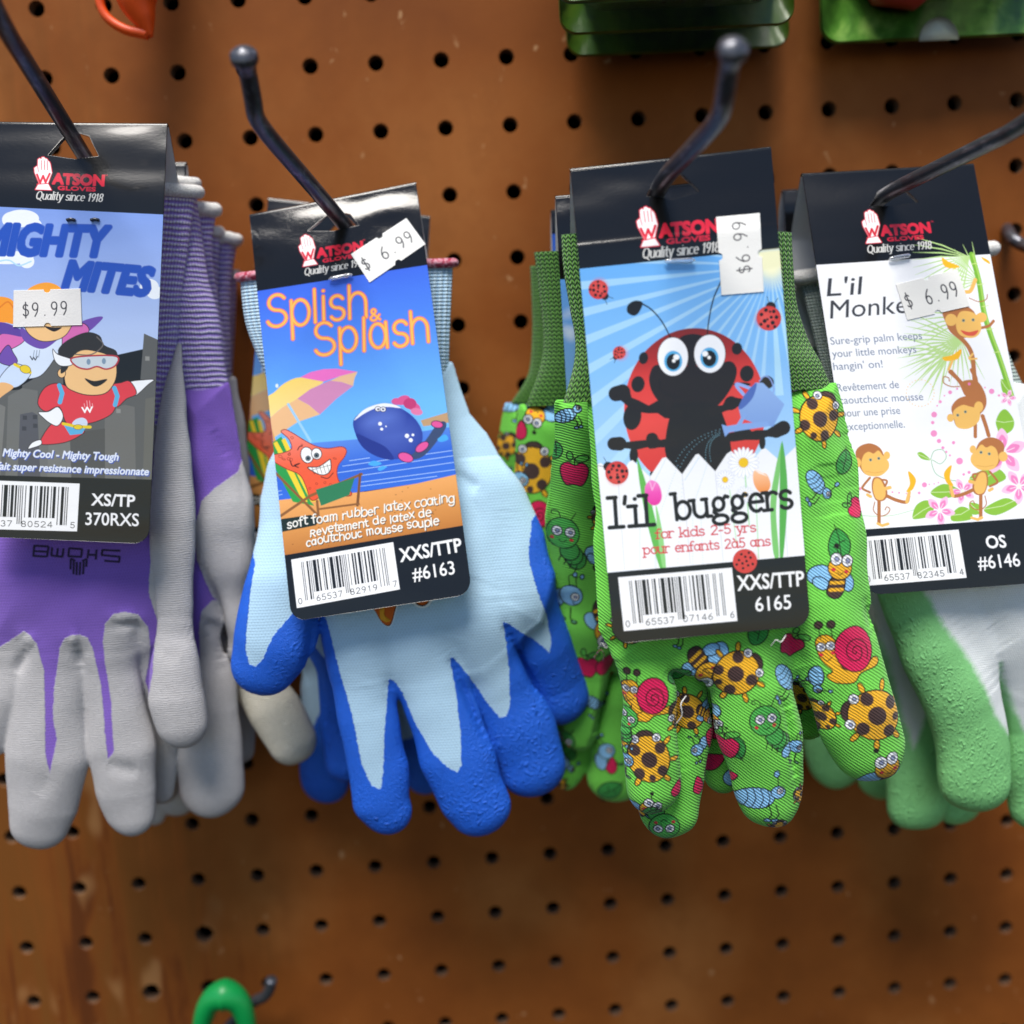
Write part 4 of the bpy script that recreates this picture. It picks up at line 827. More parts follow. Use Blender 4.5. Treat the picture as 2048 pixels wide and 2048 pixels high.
# ---- printed cotton: insects, fruit and leaves
def critters(c, spots):
    for kind, cx, cy, s, rot in spots:
        ca, sa = math.cos(math.radians(rot)), math.sin(math.radians(rot))
        L = lambda p: np.stack([cx + s * (np.asarray(p, float)[..., 0] * ca - np.asarray(p, float)[..., 1] * sa), cy + s * (np.asarray(p, float)[..., 0] * sa + np.asarray(p, float)[..., 1] * ca)], -1)
        K, Y, B, BL, PK, GD = '121010', 'f0b226', '463230', '8ec8f4', 'dc1a58', '379a44'
        E = lambda x, y, rx, ry=None, col=Y, a=0, w=2.4: c.out(L(ellp(x, y, rx, ry or rx, a, 22)), col, w, K)
        F = lambda x, y, rx, ry, col, a=0: c.poly(L(ellp(x, y, rx, ry, a, 20)), col)
        def eye(x, y, r=.19): E(x, y, r, r, 'eef0f4', 0, 2.2); E(x + .02, y, r * .42, None, '8e97b8', 0, 1.6)
        if kind == 'lady':
            for a in (35, 80, 125, 235, 280, 325): x, y = math.cos(math.radians(a)), math.sin(math.radians(a)); E(x * 1.16, y * 1.12, .22, .11, Y, a)
            E(-.95, 0, .34, .42, B); E(0, 0, 1.05, .92, Y)
            for x, y, r in ((.05, 0, .37), (-.42, -.55, .26), (-.42, .55, .26), (.6, -.5, .25), (.62, .52, .25), (.86, 0, .16)): F(x, y, r, r * .95, B)
            E(0, 0, 1.05, .92, None); eye(-.9, -.48); eye(-.9, .48)
        elif kind == 'snail':
            c.out(L(sm([(-1.0, -.5), (-.8, -.75), (-.45, -.7), (-.3, -.3), (-.2, .4), (.5, .45), (.95, .2), (1.15, .3), (1., .5), (.4, .62), (.1, .9), (-.5, .85), (-.75, .6), (-.55, .45), (-.85, .1)], 4)), Y, 2.4, K)
            for x in (-.85, -.45): c.line(L([(x * .95, -.65), (x, -1.0)]), 2., K); E(x, -1.12, .14, None, B)
            E(.28, -.2, .68, .76, PK)
            t = np.linspace(0, 4.2 * np.pi, 50); c.line(L(np.stack([.32 + .035 * t * np.cos(t), -.1 + .038 * t * np.sin(t)], 1)), 2.2, K)
            eye(-.82, -.36, .15); eye(-.52, -.38, .15); F(-.85, -.1, .08, .06, 'd8303f'); F(-.45, -.14, .08, .06, 'd8303f'); c.line(L(so([(-.8, .0), (-.68, .12), (-.5, 0)])), 1.8, K)
        elif kind == 'bee':
            E(-.65, .25, .55, .42, BL, -20); E(-.55, .6, .38, .25, BL, 20)
            E(.62, .42, .3, .42, BL, -30)
            c.out(L(sm([(-.1, .3), (.45, .2), (.5, .8), (.2, 1.15), (-.25, 1.0)], 5)), B, 2.4, K)
            for k in (.5, .8): c.line(L([(-.12, k + .02), (.42, k - .05)]), s * .14, Y)
            E(.2, -.15, .55, .5, Y); eye(-.02, -.5, .26); eye(.5, -.48, .26); F(-.1, -.05, .1, .08, 'd8303f'); F(.5, -.02, .1, .08, 'd8303f'); c.line(L(so([(.1, .05), (.22, .14), (.36, .03)])), 1.8, K); c.line(L([(.05, -.75), (-.05, -1.0)]), 2, K); F(-.05, -1.05, .12, .11, K)
        elif kind == 'apple':
            c.out(L(sm([(0, -.55), (.5, -.75), (.95, -.4), (.9, .3), (.55, .9), (0, .85), (-.55, .9), (-.9, .3), (-.95, -.4), (-.5, -.75)], 4)), PK, 2.4, K)
            c.line(L([(0, -.5), (-.05, -1.05)]), 2.2, K); E(.5, -1.05, .5, .25, '5fc04a', -15); E(-.35, -1.2, .22, .32, '5fc04a', -10)
        elif kind == 'cater':
            for k in (3, 2, 1): E(.25 + .18 * k, .45 + .16 * k, .42, .42, '45a84a')
            for k in range(4): c.line(L([(.1 + .25 * k, .9 + .1 * k), (.05 + .25 * k, 1.15 + .1 * k)]), 2.2, K)
            E(0, -.1, .72, .68, '4fb84e'); eye(-.25, -.15, .22); eye(.3, -.2, .22); F(-.4, .2, .09, .08, 'd8303f'); F(.42, .12, .09, .08, 'd8303f'); c.line(L(so([(-.1, .22), (.05, .3), (.2, .2)])), 1.8, K)
            c.line(L(so([(-.2, -.75), (-.35, -1.0), (-.6, -1.0), (-.6, -.85), (-.45, -.85)])), 2., K); c.line(L(so([(.25, -.75), (.4, -1.1)])), 2., K)
        elif kind == 'bug':
            E(-.35, .1, .8, .48, BL, -8)
            for x in (-.75, -.45, -.15, .12): c.line(L(so([(x, -.32), (x + .12, .1), (x, .5)])), 2., K)
            E(.6, -.2, .32, .28, BL); eye(.68, -.26, .14)
            for x in (.2, .5): c.line(L([(x, .35), (x + .15, .8), (x + .02, 1.0)]), 2.6, K); E(x, 1.08, .15, .09, BL)
            c.line(L([(.6, -.45), (.55, -.9)]), 2., K); E(.5, -1.02, .12, .15, BL)
        elif kind == 'ant':
            E(-.55, .35, .4, .6, BL, 25); E(.1, -.1, .55, .5, BL); eye(.3, -.08, .2); c.line(L(so([(.25, .2), (.4, .28), (.5, .2)])), 1.8, K)
            for x in (-.1, .25): c.line(L(so([(x, -.55), (x - .15, -1.), (x + .1, -1.15)])), 2., K); E(x + .1, -1.15, .1, .12, BL)
            for x in (-.3, .25): c.line(L([(x, .5), (x + .1, 1.0), (x + .3, 1.1)]), 2.6, K); E(x + .3, 1.1, .14, .08, '5fa87c')
        elif kind == 'leaf':
            c.out(L(sm([(0, -1), (.6, -.55), (.75, .1), (.4, .75), (-.2, .95), (-.6, .4), (-.55, -.3)], 4)), GD, 2.4, K)
            c.line(L([(-.1, -1.25), (.1, -.5), (.1, .6)]), 2., K); c.line(L([(.1, -.2), (.45, -.3)]), 1.8, K); c.line(L([(.1, .15), (-.3, 0)]), 1.8, K)
        elif kind == 'drop':
            c.out(L(sm([(.1, -1), (.6, -.2), (.55, .6), (0, .95), (-.55, .5), (-.4, -.2)], 4)), PK, 2.4, K)
# ------------------------------------------------------------------ materials
def fabric(name, knit, coat, kw=.25, wav=.5, coat_bump=('fine', .25), knit_pitch=(.95, 1.05), coat_rough=.62, var=.12, soft=0.):
    """two-zone glove: knitted liner where the dip stops, latex coat below; 'knit' holds the distance to the dip line in mm"""
    t = NT(name); co = t.co(); x, y, z = t.sep(co)
    k = t.attr('knit'); k = t.ma('ADD', k, t.ma('MULTIPLY', t.ma('SUBTRACT', t.noise(co, .9, 4, .6), .5), wav * 2))
    f = t.sstep(k, -kw, kw)
    # stitches
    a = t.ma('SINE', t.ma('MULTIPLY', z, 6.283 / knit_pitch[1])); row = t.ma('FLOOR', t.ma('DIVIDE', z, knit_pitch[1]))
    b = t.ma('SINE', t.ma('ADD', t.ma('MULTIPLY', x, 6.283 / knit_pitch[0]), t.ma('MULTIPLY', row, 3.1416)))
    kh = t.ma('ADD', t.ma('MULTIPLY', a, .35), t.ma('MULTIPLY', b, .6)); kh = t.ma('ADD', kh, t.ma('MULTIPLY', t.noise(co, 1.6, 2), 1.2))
    kind, amt = coat_bump
    if kind == 'fine': ch = t.ma('ADD', t.ma('MULTIPLY', t.ma('SINE', t.ma('ADD', t.ma('MULTIPLY', z, 6.283 / .8), t.ma('MULTIPLY', t.noise(co, .35, 2), 9))), .55), t.ma('MULTIPLY', t.noise(co, 1.1, 4, .6), 2.))
    elif kind == 'crinkle':
        cr = t.noise(co, .62, 3, .55, 'RIDGED_MULTIFRACTAL', dist=.35); gr = t.noise(co, 3.2, 2, .6)
        tip = t.sstep(t.ma('MULTIPLY', k, -1), 1.5, 11); ch = t.ma('ADD', t.ma('MULTIPLY', t.ma('MULTIPLY', cr, t.mixf(tip, .25, 1.5)), 1.), t.ma('MULTIPLY', gr, .7))
    else:
        cr = t.noise(t.stretch(co, 1, 1, .62), .85, 2, .5, 'RIDGED_MULTIFRACTAL', dist=.6); tip = t.sstep(t.ma('MULTIPLY', k, -1), 2., 8)
        ch = t.ma('ADD', t.ma('MULTIPLY', t.ma('MULTIPLY', cr, t.mixf(tip, .3, 2.1)), 1.), t.ma('MULTIPLY', t.noise(co, 2.5, 2), .5))
    big = t.noise(co, .06, 3); vv = t.mixf(big, 1 - var, 1 + var)
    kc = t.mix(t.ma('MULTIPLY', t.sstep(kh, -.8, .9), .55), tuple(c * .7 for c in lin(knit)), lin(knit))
    cc = t.mix(t.noise(co, .5, 4, .6), tuple(c * .88 for c in lin(coat)), tuple(min(1, c * 1.1) for c in lin(coat)))
    if soft:
        f2 = t.sstep(t.ma('ADD', k, t.ma('MULTIPLY', t.ma('SUBTRACT', t.noise(co, .25, 5, .65), .5), 3)), -soft, soft)
    else: f2 = f
    col = t.mix(f2, cc, kc); h = t.ma('ADD', t.mixf(f, t.ma('MULTIPLY', ch, amt), t.ma('MULTIPLY', kh, .06)), t.ma('MULTIPLY', f, -.14 if not soft else 0.))
    hs = t.n('ShaderNodeHueSaturation', {'Value': vv, 'Color': col})
    return t.set(col=hs, rough=t.mixf(f, coat_rough, .88), spec=t.mixf(f, .42, .2), sheen=t.ma('MULTIPLY', f, .25), normal=t.bump(h, .85, .0011))
def twill(name, ang, pitch=.84):
    t = NT(name); co = t.co(); x, y, z = t.sep(co); ca, sa = math.cos(math.radians(ang)), math.sin(math.radians(ang))
    wv = t.ma('MULTIPLY', t.noise(co, .12, 2), 3.2)
    q = t.ma('ADD', t.ma('ADD', t.ma('MULTIPLY', x, sa), t.ma('MULTIPLY', z, ca)), t.ma('MULTIPLY', wv, .35)); q2 = t.ma('SUBTRACT', t.ma('MULTIPLY', x, ca), t.ma('MULTIPLY', z, sa))
    w = t.ma('SINE', t.ma('MULTIPLY', q, 6.283 / pitch)); w2 = t.ma('SINE', t.ma('MULTIPLY', t.ma('ADD', q2, t.ma('MULTIPLY', q, .6)), 6.283 / .6))
    h = t.ma('ADD', t.ma('MULTIPLY', w, .55), t.ma('MULTIPLY', w2, .16)); h = t.ma('ADD', h, t.ma('MULTIPLY', t.noise(co, 2.5, 3), .5))
    pr = t.attr('print', 0); g = t.mixf(t.sstep(w, -.95, .1), .74, 1.04)
    hs = t.n('ShaderNodeHueSaturation', {'Value': t.ma('MULTIPLY', g, t.mixf(t.noise(co, .09, 3), .92, 1.08)), 'Color': pr})
    return t.set(col=hs, rough=.85, spec=.2, sheen=.2, normal=t.bump(h, .42, .0006))
def vknit(name, ca, cb, px=1.75, py=1.45, amt=.5, fuzz=.25):
    """stocking stitch columns of V's on the cuff's own width/length coordinates"""
    t = NT(name); u, v, _ = t.sep(t.n('ShaderNodeAttribute', out=1, attribute_name='weave')); co = t.co()
    fr = t.ma('ABSOLUTE', t.ma('SUBTRACT', t.ma('FRACT', t.ma('DIVIDE', u, px)), .5)); V = t.ma('ADD', t.ma('DIVIDE', v, py), t.ma('MULTIPLY', fr, -1.5))
    s = t.ma('MULTIPLY', t.ma('ADD', t.ma('SINE', t.ma('MULTIPLY', V, 6.283)), 1), .5); colm = t.ma('SINE', t.ma('MULTIPLY', fr, 6.283))
    h = t.ma('MULTIPLY', t.ma('POWER', s, .6), t.ma('POWER', t.ma('MAXIMUM', colm, .001), .45)); n = t.noise(co, 3., 3, .6)
    c = t.mix(t.sstep(t.ma('ADD', h, t.ma('MULTIPLY', t.ma('SUBTRACT', n, .5), fuzz * 2)), .15, .85), lin(ca), lin(cb))
    return t.set(col=c, rough=.9, spec=.15, sheen=.3, normal=t.bump(t.ma('ADD', h, t.ma('MULTIPLY', n, .35)), .9, .0008))
def striped(name, ca, cb, pitch=1.9, frac=.42):
    t = NT(name); u, v, _ = t.sep(t.n('ShaderNodeAttribute', out=1, attribute_name='weave')); co = t.co()
    vv = t.ma('ADD', v, t.ma('MULTIPLY', t.noise(co, .18, 2), 1.4)); f = t.ma('FRACT', t.ma('DIVIDE', vv, pitch)); tri = t.ma('ABSOLUTE', t.ma('SUBTRACT', f, .5))
    st = t.sstep(tri, frac / 2 + .1, frac / 2 - .1); us = t.ma('SINE', t.ma('MULTIPLY', u, 6.283 / 1.05)); br = t.sstep(t.ma('ADD', us, t.ma('MULTIPLY', t.noise(co, 1.3, 2), 1.6)), -.3, .9)
    m = t.ma('MULTIPLY', st, t.mixf(br, .3, 1.)); rib = t.ma('COSINE', t.ma('MULTIPLY', tri, 6.283))
    h = t.ma('ADD', t.ma('MULTIPLY', rib, .7), t.ma('ADD', t.ma('MULTIPLY', us, .3), t.ma('MULTIPLY', t.noise(co, 2.2, 3), .6)))
    return t.set(col=t.mix(m, lin(ca), lin(cb)), rough=.88, spec=.2, sheen=.25, normal=t.bump(h, .8, .0007))
def ribbed(name, ca, cb, pu=1.9, pv=1.15):
    t = NT(name); u, v, _ = t.sep(t.n('ShaderNodeAttribute', out=1, attribute_name='weave')); co = t.co()
    a = t.ma('SINE', t.ma('MULTIPLY', u, 6.283 / pu)); b = t.ma('SINE', t.ma('MULTIPLY', v, 6.283 / pv)); h = t.ma('ADD', t.ma('MULTIPLY', a, .5), t.ma('ADD', t.ma('MULTIPLY', b, .45), t.ma('MULTIPLY', t.noise(co, 2., 3), .5)))
    return t.set(col=t.mix(t.sstep(h, -.6, .7), lin(ca), lin(cb)), rough=.9, spec=.2, sheen=.2, normal=t.bump(h, .9, .0008))
def card(name, gloss=.17, peel=.05, crink=.02, crs=.28):
    t = NT(name); co = t.co()
    h = t.ma('ADD', t.ma('MULTIPLY', t.noise(co, 1.6, 3, .55), peel), t.ma('MULTIPLY', t.noise(co, crs, 2, .5, dist=.5), crink))
    return t.set(col=t.attr('print', 0), rough=gloss, spec=.4, normal=t.bump(h, .5, .001), coat=.35, coatr=.06)
def board():
    t = NT('hardboard'); co = t.co(); x, y, z = t.sep(co)
    big = t.noise(co, .012, 4, .55); mid = t.noise(co, .05, 5, .6); fine = t.noise(co, .7, 4, .65)
    c = t.ramp(big, [(.3, (.175, .047, .0085)), (.5, (.255, .075, .0135)), (.7, (.34, .118, .028))])
    c = t.mix(t.ma('MULTIPLY', t.sstep(mid, .45, .7), .35), c, (.19, .055, .01)); c = t.mix(t.ma('MULTIPLY', t.sstep(fine, .55, .8), .22), c, (.13, .04, .01))
    sc = t.noise(t.stretch(co, 1, 1, .7), .14, 3, .6); c = t.mix(t.ma('MULTIPLY', t.sstep(sc, .66, .74), .5), c, lin('d6ab7c'))
    # worn, water-streaked left end
    lft = t.sstep(t.ma('ADD', x, t.ma('MULTIPLY', t.noise(co, .02, 3), 90)), -65, -150); low = t.sstep(t.ma('ADD', z, t.ma('MULTIPLY', x, .25)), -60, -330)
    st = t.noise(t.stretch(co, 1, 1, .09), .09, 4, .6, dist=.6); c = t.mix(t.ma('MULTIPLY', t.ma('MULTIPLY', lft, t.mixf(low, .35, 1.)), t.sstep(st, .38, .62)), c, (.17, .06, .012))
    c = t.mix(t.ma('MULTIPLY', t.ma('MULTIPLY', lft, low), t.ma('MULTIPLY', t.sstep(st, .5, .36), .7)), c, (.075, .022, .007))
    blob = t.noise(t.stretch(co, 1, 1, .45), .045, 2, .5); c = t.mix(t.ma('MULTIPLY', t.ma('MULTIPLY', lft, low), t.ma('MULTIPLY', t.sstep(blob, .58, .68), .8)), c, (.33, .16, .06))
    h = t.ma('ADD', t.ma('MULTIPLY', fine, .25), t.ma('MULTIPLY', mid, .6))
    return t.set(col=c, rough=t.mixf(mid, .5, .68), spec=.14, normal=t.bump(h, .25, .0006))
M = {}
M['board'] = board()
M['bore'] = plain('raw_fibre', '6e5644', .95, spec=.05)
M['dark'] = plain('dark_backing', '0c0a09', .95, spec=0.)
def steel():
    t = NT('black_steel'); co = t.co(); n = t.noise(t.stretch(co, 1, .15, 1), .6, 4, .6); b = t.noise(co, .09, 2)
    c = t.mix(t.sstep(n, .5, .8), lin('505259'), lin('8a8894')); c = t.mix(t.ma('MULTIPLY', t.sstep(b, .5, .65), .45), c, lin('4a2f36'))
    return t.set(col=c, rough=t.mixf(n, .24, .42), metal=.55, spec=.6, normal=t.bump(n, .12, .0004))
M['steel'] = steel()
M['card'] = card('glossy_card'); M['card_crinkled'] = card('crinkled_glossy_card', .13, .075, .12, .22); M['card_dull'] = card('soft_gloss_card', .24, .06, .05, .2)
def paper():
    t = NT('sticker_paper'); co = t.co(); return t.set(col=t.attr('print', 0), rough=.72, spec=.25, normal=t.bump(t.noise(co, 2., 4, .6), .25, .0004))
M['paper'] = paper()
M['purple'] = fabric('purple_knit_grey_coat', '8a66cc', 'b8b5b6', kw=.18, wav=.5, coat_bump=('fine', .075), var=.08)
M['cream'] = fabric('warm_lit_grey_coat', 'd8d4c6', 'cfcabb', coat_bump=('fine', .3), var=.05)  # the grey coat again, tinted cream to imitate warmer light on one fingertip
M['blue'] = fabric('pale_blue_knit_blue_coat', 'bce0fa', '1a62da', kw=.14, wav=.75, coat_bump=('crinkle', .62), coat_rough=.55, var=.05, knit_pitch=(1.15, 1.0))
M['mint'] = fabric('pale_knit_green_coat', 'f6fafa', '86cc82', kw=.5, wav=.7, coat_bump=('worm', .34), coat_rough=.42, var=.08, knit_pitch=(.8, .8), soft=1.6)
M['twill'] = twill('printed_twill', 38); M['twill_side'] = twill('printed_twill_side', 15)
M['green_cuff'] = vknit('green_cuff', '1f5416', '68a83c')
M['purple_cuff'] = striped('purple_striped_cuff', 'a68ae2', 'f6f3fe')
M['blue_cuff'] = ribbed('pale_blue_cuff', '9cc6ea', 'cbe7fb', 2.1, 1.25)
M['mint_cuff'] = ribbed('mint_cuff', '8fa79e', 'cfdcd6', 1.2, 1.2)
def yarn(name, a, b, sc=1.3):
    t = NT(name); co = t.co(); n = t.noise(co, sc, 3, .6); return t.set(col=t.mix(t.sstep(n, .4, .62), lin(a), lin(b)), rough=.92, spec=.15, sheen=.3, normal=t.bump(n, .8, .0009))
M['white_yarn'] = yarn('white_yarn', 'dcdad6', 'f6f4f0', 1.8); M['red_yarn'] = yarn('red_white_yarn', 'a81840', 'dca0b0', .75)
t = NT('clear_plastic'); M['clear'] = t.set(col=(.9, .93, 1.), rough=.12, trans=.85, ior=1.45)
M['orange'] = plain('orange_plastic', 'e8500c', .42); M['green_plastic'] = plain('green_plastic', '0c8f45', .38)

# ------------------------------------------------------------------ pegboard and the wall behind it
PITCH, RH, TB = 25.4, 2.95, 5.0
def pegboard():
    n = 32; V, Q, mi = [], [], []; th = np.linspace(0, 2 * np.pi, n, endpoint=False); u = np.stack([np.cos(th), np.sin(th)], 1)
    sq = u / np.abs(u).max(1)[:, None] * PITCH / 2; mid = (sq + u * RH * 2) / 2; k = np.arange(n); b = 0
    rng = np.random.default_rng(2)
    for c in range(-16, 17):
        for r in range(-9, 26):
            o = np.array([c * PITCH, -r * PITCH]); rad = RH * (1 + (.28 if (c, r) in ((-6, 14), (-7, 15), (-6, 15)) else 0)) 
            w = u * rad * (1 + (rng.normal(0, .06, (n, 1)) if (c, r) in ((-6, 14), (-7, 15), (-6, 15)) else 0))
            for ring, y in ((sq, 0.), (mid, 0.), (w * 1.06, 0.), (w, .3), (w, TB)):
                V.append(np.stack([o[0] + ring[:, 0], np.full(n, y), o[1] + ring[:, 1]], 1))
            for j in range(4):
                Q.append(np.stack([b + j * n + k, b + j * n + (k + 1) % n, b + (j + 1) * n + (k + 1) % n, b + (j + 1) * n + k], 1)); mi += [0 if j < 3 else 1] * n
            b += 5 * n
    return mk('pegboard', np.vstack(V), [np.vstack(Q)], [M['board'], M['bore']], mi=mi, smooth=False)
tag(pegboard(), 'brown hardboard pegboard full of round holes, worn and streaked at lower left', 'pegboard')
wl = mk('wall', [[-460, 22, -700], [460, 22, -700], [460, 22, 280], [-460, 22, 280]], [[[0, 1, 2, 3]]], M['dark'], smooth=False); tag(wl, kind='structure')

# ------------------------------------------------------------------ hooks
GH = 'black peg hooks holding glove packs'
def peg_hook(label, near, dn, far, df, tip=None, rw=2.55, base=None, group=GH):
    a, b = P(*near, dn), P(*far, df); u = (b - a) / np.linalg.norm(b - a)
    root = a - u * a[1] / u[1] if base is None else P(*base, 0)
    hole = np.array([round(root[0] / PITCH) * PITCH, 0, round(root[2] / PITCH) * PITCH]); k = a + (root - a) * .45
    T = thing('peg_hook', label, 'hook', hole, group)
    pts = [hole + [0, 14, 0], hole + [0, 1, 0], hole + [0, -7, 0], k, a, a + (b - a) * .55, b]
    if tip is None:
        e = b + u * 22; w = spline(pts + [b + u * 8, e + [0, 0, 3], e + [0, -9, 16]], 10)
    else:
        t1 = P(tip[0], tip[1], df + 17); w = spline(pts + [b + (t1 - b) * .35 + [0, -1.5, -.5], b + (t1 - b) * .75, t1], 10); e = t1
    for _ in range(14): w[1:-1] = (w[:-2] + w[1:-1] * 2 + w[2:]) / 4
    tube('rod', w, rw, M['steel'], T)
    d = w[-1] - w[-3]; d /= np.linalg.norm(d); s = np.linspace(-1, 1, 13)
    q = np.array([w[-1] - d * 3.2 + d * (x + 1) * 3.5 for x in s]); rr = np.interp(s, [-1, -.4, .0, .5, .8, 1], [rw * 1.02, rw * 1.12, rw * 1.5, rw * 1.48, rw * 1.05, .3])
    tube('tip', q, rr, M['steel'], T)
    fl = np.array([hole + [0, -.2, 0], hole + [0, -.8, 0], hole + [0, -1.4, 0]]); tube('collar', fl, [4.6, 4.6, 4.2], M['steel'], T)
    return T

# ------------------------------------------------------------------ hang tags
TW = 60.
class Tag:
    def __init__(s, parent, corners, L, depth, art, hole, mat, back, res=.14, bg='0e0d0d', art_from=None, bow=0., rnd=5., name='hang_tag', tilt=0., blen=62., wave=.2):
        s.wave = wave
        s.H = homog(corners, [(0, 0), (TW, 0), (TW, L), (0, L)]); s.Hi = homog([(0, 0), (TW, 0), (TW, L), (0, L)], corners); s.L = L
        s.dv, s.dd, s.bow, s.tilt = np.array([d[0] for d in depth], float), np.array([d[1] for d in depth], float), bow, tilt
        dense = spline(np.stack([s.dv, s.dd], 1), 16); s.dv, s.dd = dense[:, 0], dense[:, 1]
        k = TW / (np.hypot(*(np.subtract(corners[1], corners[0]))) + np.hypot(*(np.subtract(corners[2], corners[3])))) * 2
        c = Canvas(TW, L, res, bg, homog(art_from, [(0, 0), (TW, 0), (TW, L), (0, L)]) if art_from else s.H, k); (art(c) if art else None)
        U, Vv = np.meshgrid(c.X, c.Y); uv = np.stack([U, Vv], -1); nu, nv = c.nx, c.ny
        X = s.surf_uv(uv.reshape(-1, 2)); Q = grid_faces(nu, nv)
        ce = uv.reshape(-1, 2)[Q].mean(1); hp = s.H(np.array(hole, float)) if hole is not None else None
        def keep(p, g=0.):
            r = rnd; dx = np.maximum(np.abs(p[:, 0] - TW / 2) - (TW / 2 - r), 0); dy = np.maximum(p[:, 1] - (L - r), 0); m = (np.hypot(dx, dy) < r) | (dy == 0)
            if hp is not None: m &= poly_sd(p[:, 0], p[:, 1], hp) > g
            return m
        Q = Q[keep(ce)]
        ed = np.sort(np.vstack([Q[:, [0, 1]], Q[:, [1, 2]], Q[:, [2, 3]], Q[:, [3, 0]]]), 1); key = ed[:, 0].astype(np.int64) * (nu * nv) + ed[:, 1]
        un, ct = np.unique(key, return_counts=True); be = np.stack([un[ct == 1] // (nu * nv), un[ct == 1] % (nu * nv)], 1)
        bv, inv = np.unique(be, return_inverse=True); inv = inv.reshape(be.shape); n0 = len(X)
        away = np.array([0, .42, 0]); rim = np.zeros(len(bv), bool)
        if hp is not None: rim = poly_sd(uv.reshape(-1, 2)[bv, 0], uv.reshape(-1, 2)[bv, 1], hp) < .4
        Vs = [X, X[bv] + np.where(rim, 2., .42)[:, None] * np.array([0, 1., 0])]; Qs = [Q, np.stack([be[:, 0], be[:, 1], n0 + inv[:, 1], n0 + inv[:, 0]], 1)]
        cols = [c.a.reshape(-1, 3), np.where(rim, .55, .06)[:, None] * np.ones(3)]; n1 = n0 + len(bv)
        a, b = 41, 96; g = np.stack(np.meshgrid(np.linspace(0.05, TW - .05, a), np.linspace(.05, L - .05, b)), -1).reshape(-1, 2)
        q = grid_faces(a, b); kq = q[np.all([keep(g[q[:, e]], .3) for e in range(4)], 0)]; kb = q[np.all([keep(g[q[:, e]], 6.) for e in range(4)], 0) & (g[q].mean(1)[:, 1] < blen)]; Xi = s.surf_uv(g)
        Vs.append(Xi + away); Qs.append(kq + n1); cols.append(np.full((len(g), 3), .78)); n2 = n1 + len(g)
        bd = np.interp(g[:, 1], [x[0] for x in back], [x[1] for x in back]); Xb = Xi.copy(); Xb[:, 1] = -bd; 
        Vs.append(Xb); Qs.append(kb + n2); cols.append(np.full((len(g), 3), .72)); n3 = n2 + len(g)
        Vs.append(Xb + [0, .4, 0]); Qs.append(kb[:, ::-1] + n3); cols.append(np.full((len(g), 3), .02))
        # the fold that joins the two leaves
        top = s.surf_uv(np.stack([np.linspace(0, TW, a), np.zeros(a)], 1)); arc = []
        for th in np.linspace(0, np.pi, 9):
            p = top.copy(); gap = (-top[:, 1]) - back[0][1]; p[:, 1] += gap / 2 * (1 - np.cos(th)); p[:, 2] += np.minimum(gap / 2, .9) * np.sin(th); arc.append(p)
        n4 = n3 + len(g); Vs.append(np.vstack(arc)); Qs.append(grid_faces(a, 9) + n4); cols.append(np.full((a * 9, 3), .012))
        s.o = mk(name, np.vstack(Vs), Qs, mat, parent, col=np.vstack(cols))
    def depth_uv(s, uv):
        u, v = uv[:, 0], uv[:, 1]; e = np.exp(-(v / 17) ** 2)
        q = np.zeros(len(u)); g = np.random.default_rng(int(s.L * 7 + s.dd[0] * 13))
        for k in range(9):
            wl = g.uniform(7, 24); t = g.normal(0, .2); q += np.sin(6.283 * (v * math.cos(t) + u * math.sin(t)) / wl + g.uniform(0, 6.3) + .8 * np.sin(u * g.uniform(.05, .16) + g.uniform(0, 6))) * wl / 60
        wav = s.wave * q * (e + .16)
        return wav + np.interp(v, s.dv, s.dd) + s.bow * (1 - (uv[:, 0] / TW * 2 - 1) ** 2) + s.tilt * (uv[:, 0] / TW - .5)
    def surf_uv(s, uv): p = s.Hi(uv); return P(p[:, 0], p[:, 1], s.depth_uv(uv))
    def surf(s, px, lift=0.):
        px = np.asarray(px, float).reshape(-1, 2); return P(px[:, 0], px[:, 1], s.depth_uv(s.H(px)) + lift)
    def sticker(s, quad, W, Hh, base, hgt, notch=True, seed=0, res=.13, bg='ecebe8'):
        Hs = homog(quad, [(0, 0), (W, 0), (W, Hh), (0, Hh)]); Hi = homog([(0, 0), (W, 0), (W, Hh), (0, Hh)], quad)
        k = W / np.hypot(*np.subtract(quad[1], quad[0])); c = Canvas(W, Hh, res, bg, Hs, k)
        for tx, a, b in base: pen_text(c, tx, a, b, hgt, 2.6, '3c3c44', seed=seed, mono=.6)
        U, Vv = np.meshgrid(c.X, c.Y); g = np.stack([U, Vv], -1).reshape(-1, 2); X = s.surf(Hi(g), .28); Q = grid_faces(c.nx, c.ny); ce = g[Q].mean(1)
        m = np.ones(len(Q), bool)
        for u, v in ((W / 2, 0), (W / 2, Hh)) if notch and W > Hh else ((0, Hh * .5), (W, Hh * .5)): m &= np.hypot(ce[:, 0] - u, ce[:, 1] - v) > 1.1
        Q = Q[m]; ed = np.sort(np.vstack([Q[:, [0, 1]], Q[:, [1, 2]], Q[:, [2, 3]], Q[:, [3, 0]]]), 1); key = ed[:, 0].astype(np.int64) * len(g) + ed[:, 1]
        un, ct = np.unique(key, return_counts=True); be = np.stack([un[ct == 1] // len(g), un[ct == 1] % len(g)], 1); bv, inv = np.unique(be, return_inverse=True); inv = inv.reshape(be.shape)
        V = np.vstack([X, X[bv] + [0, .2, 0]]); Q2 = np.stack([be[:, 0], be[:, 1], len(g) + inv[:, 1], len(g) + inv[:, 0]], 1)
        return mk('price_sticker', V, [Q, Q2], M['paper'], s.o, col=np.vstack([c.a.reshape(-1, 3), np.full((len(bv), 3), .7)]))
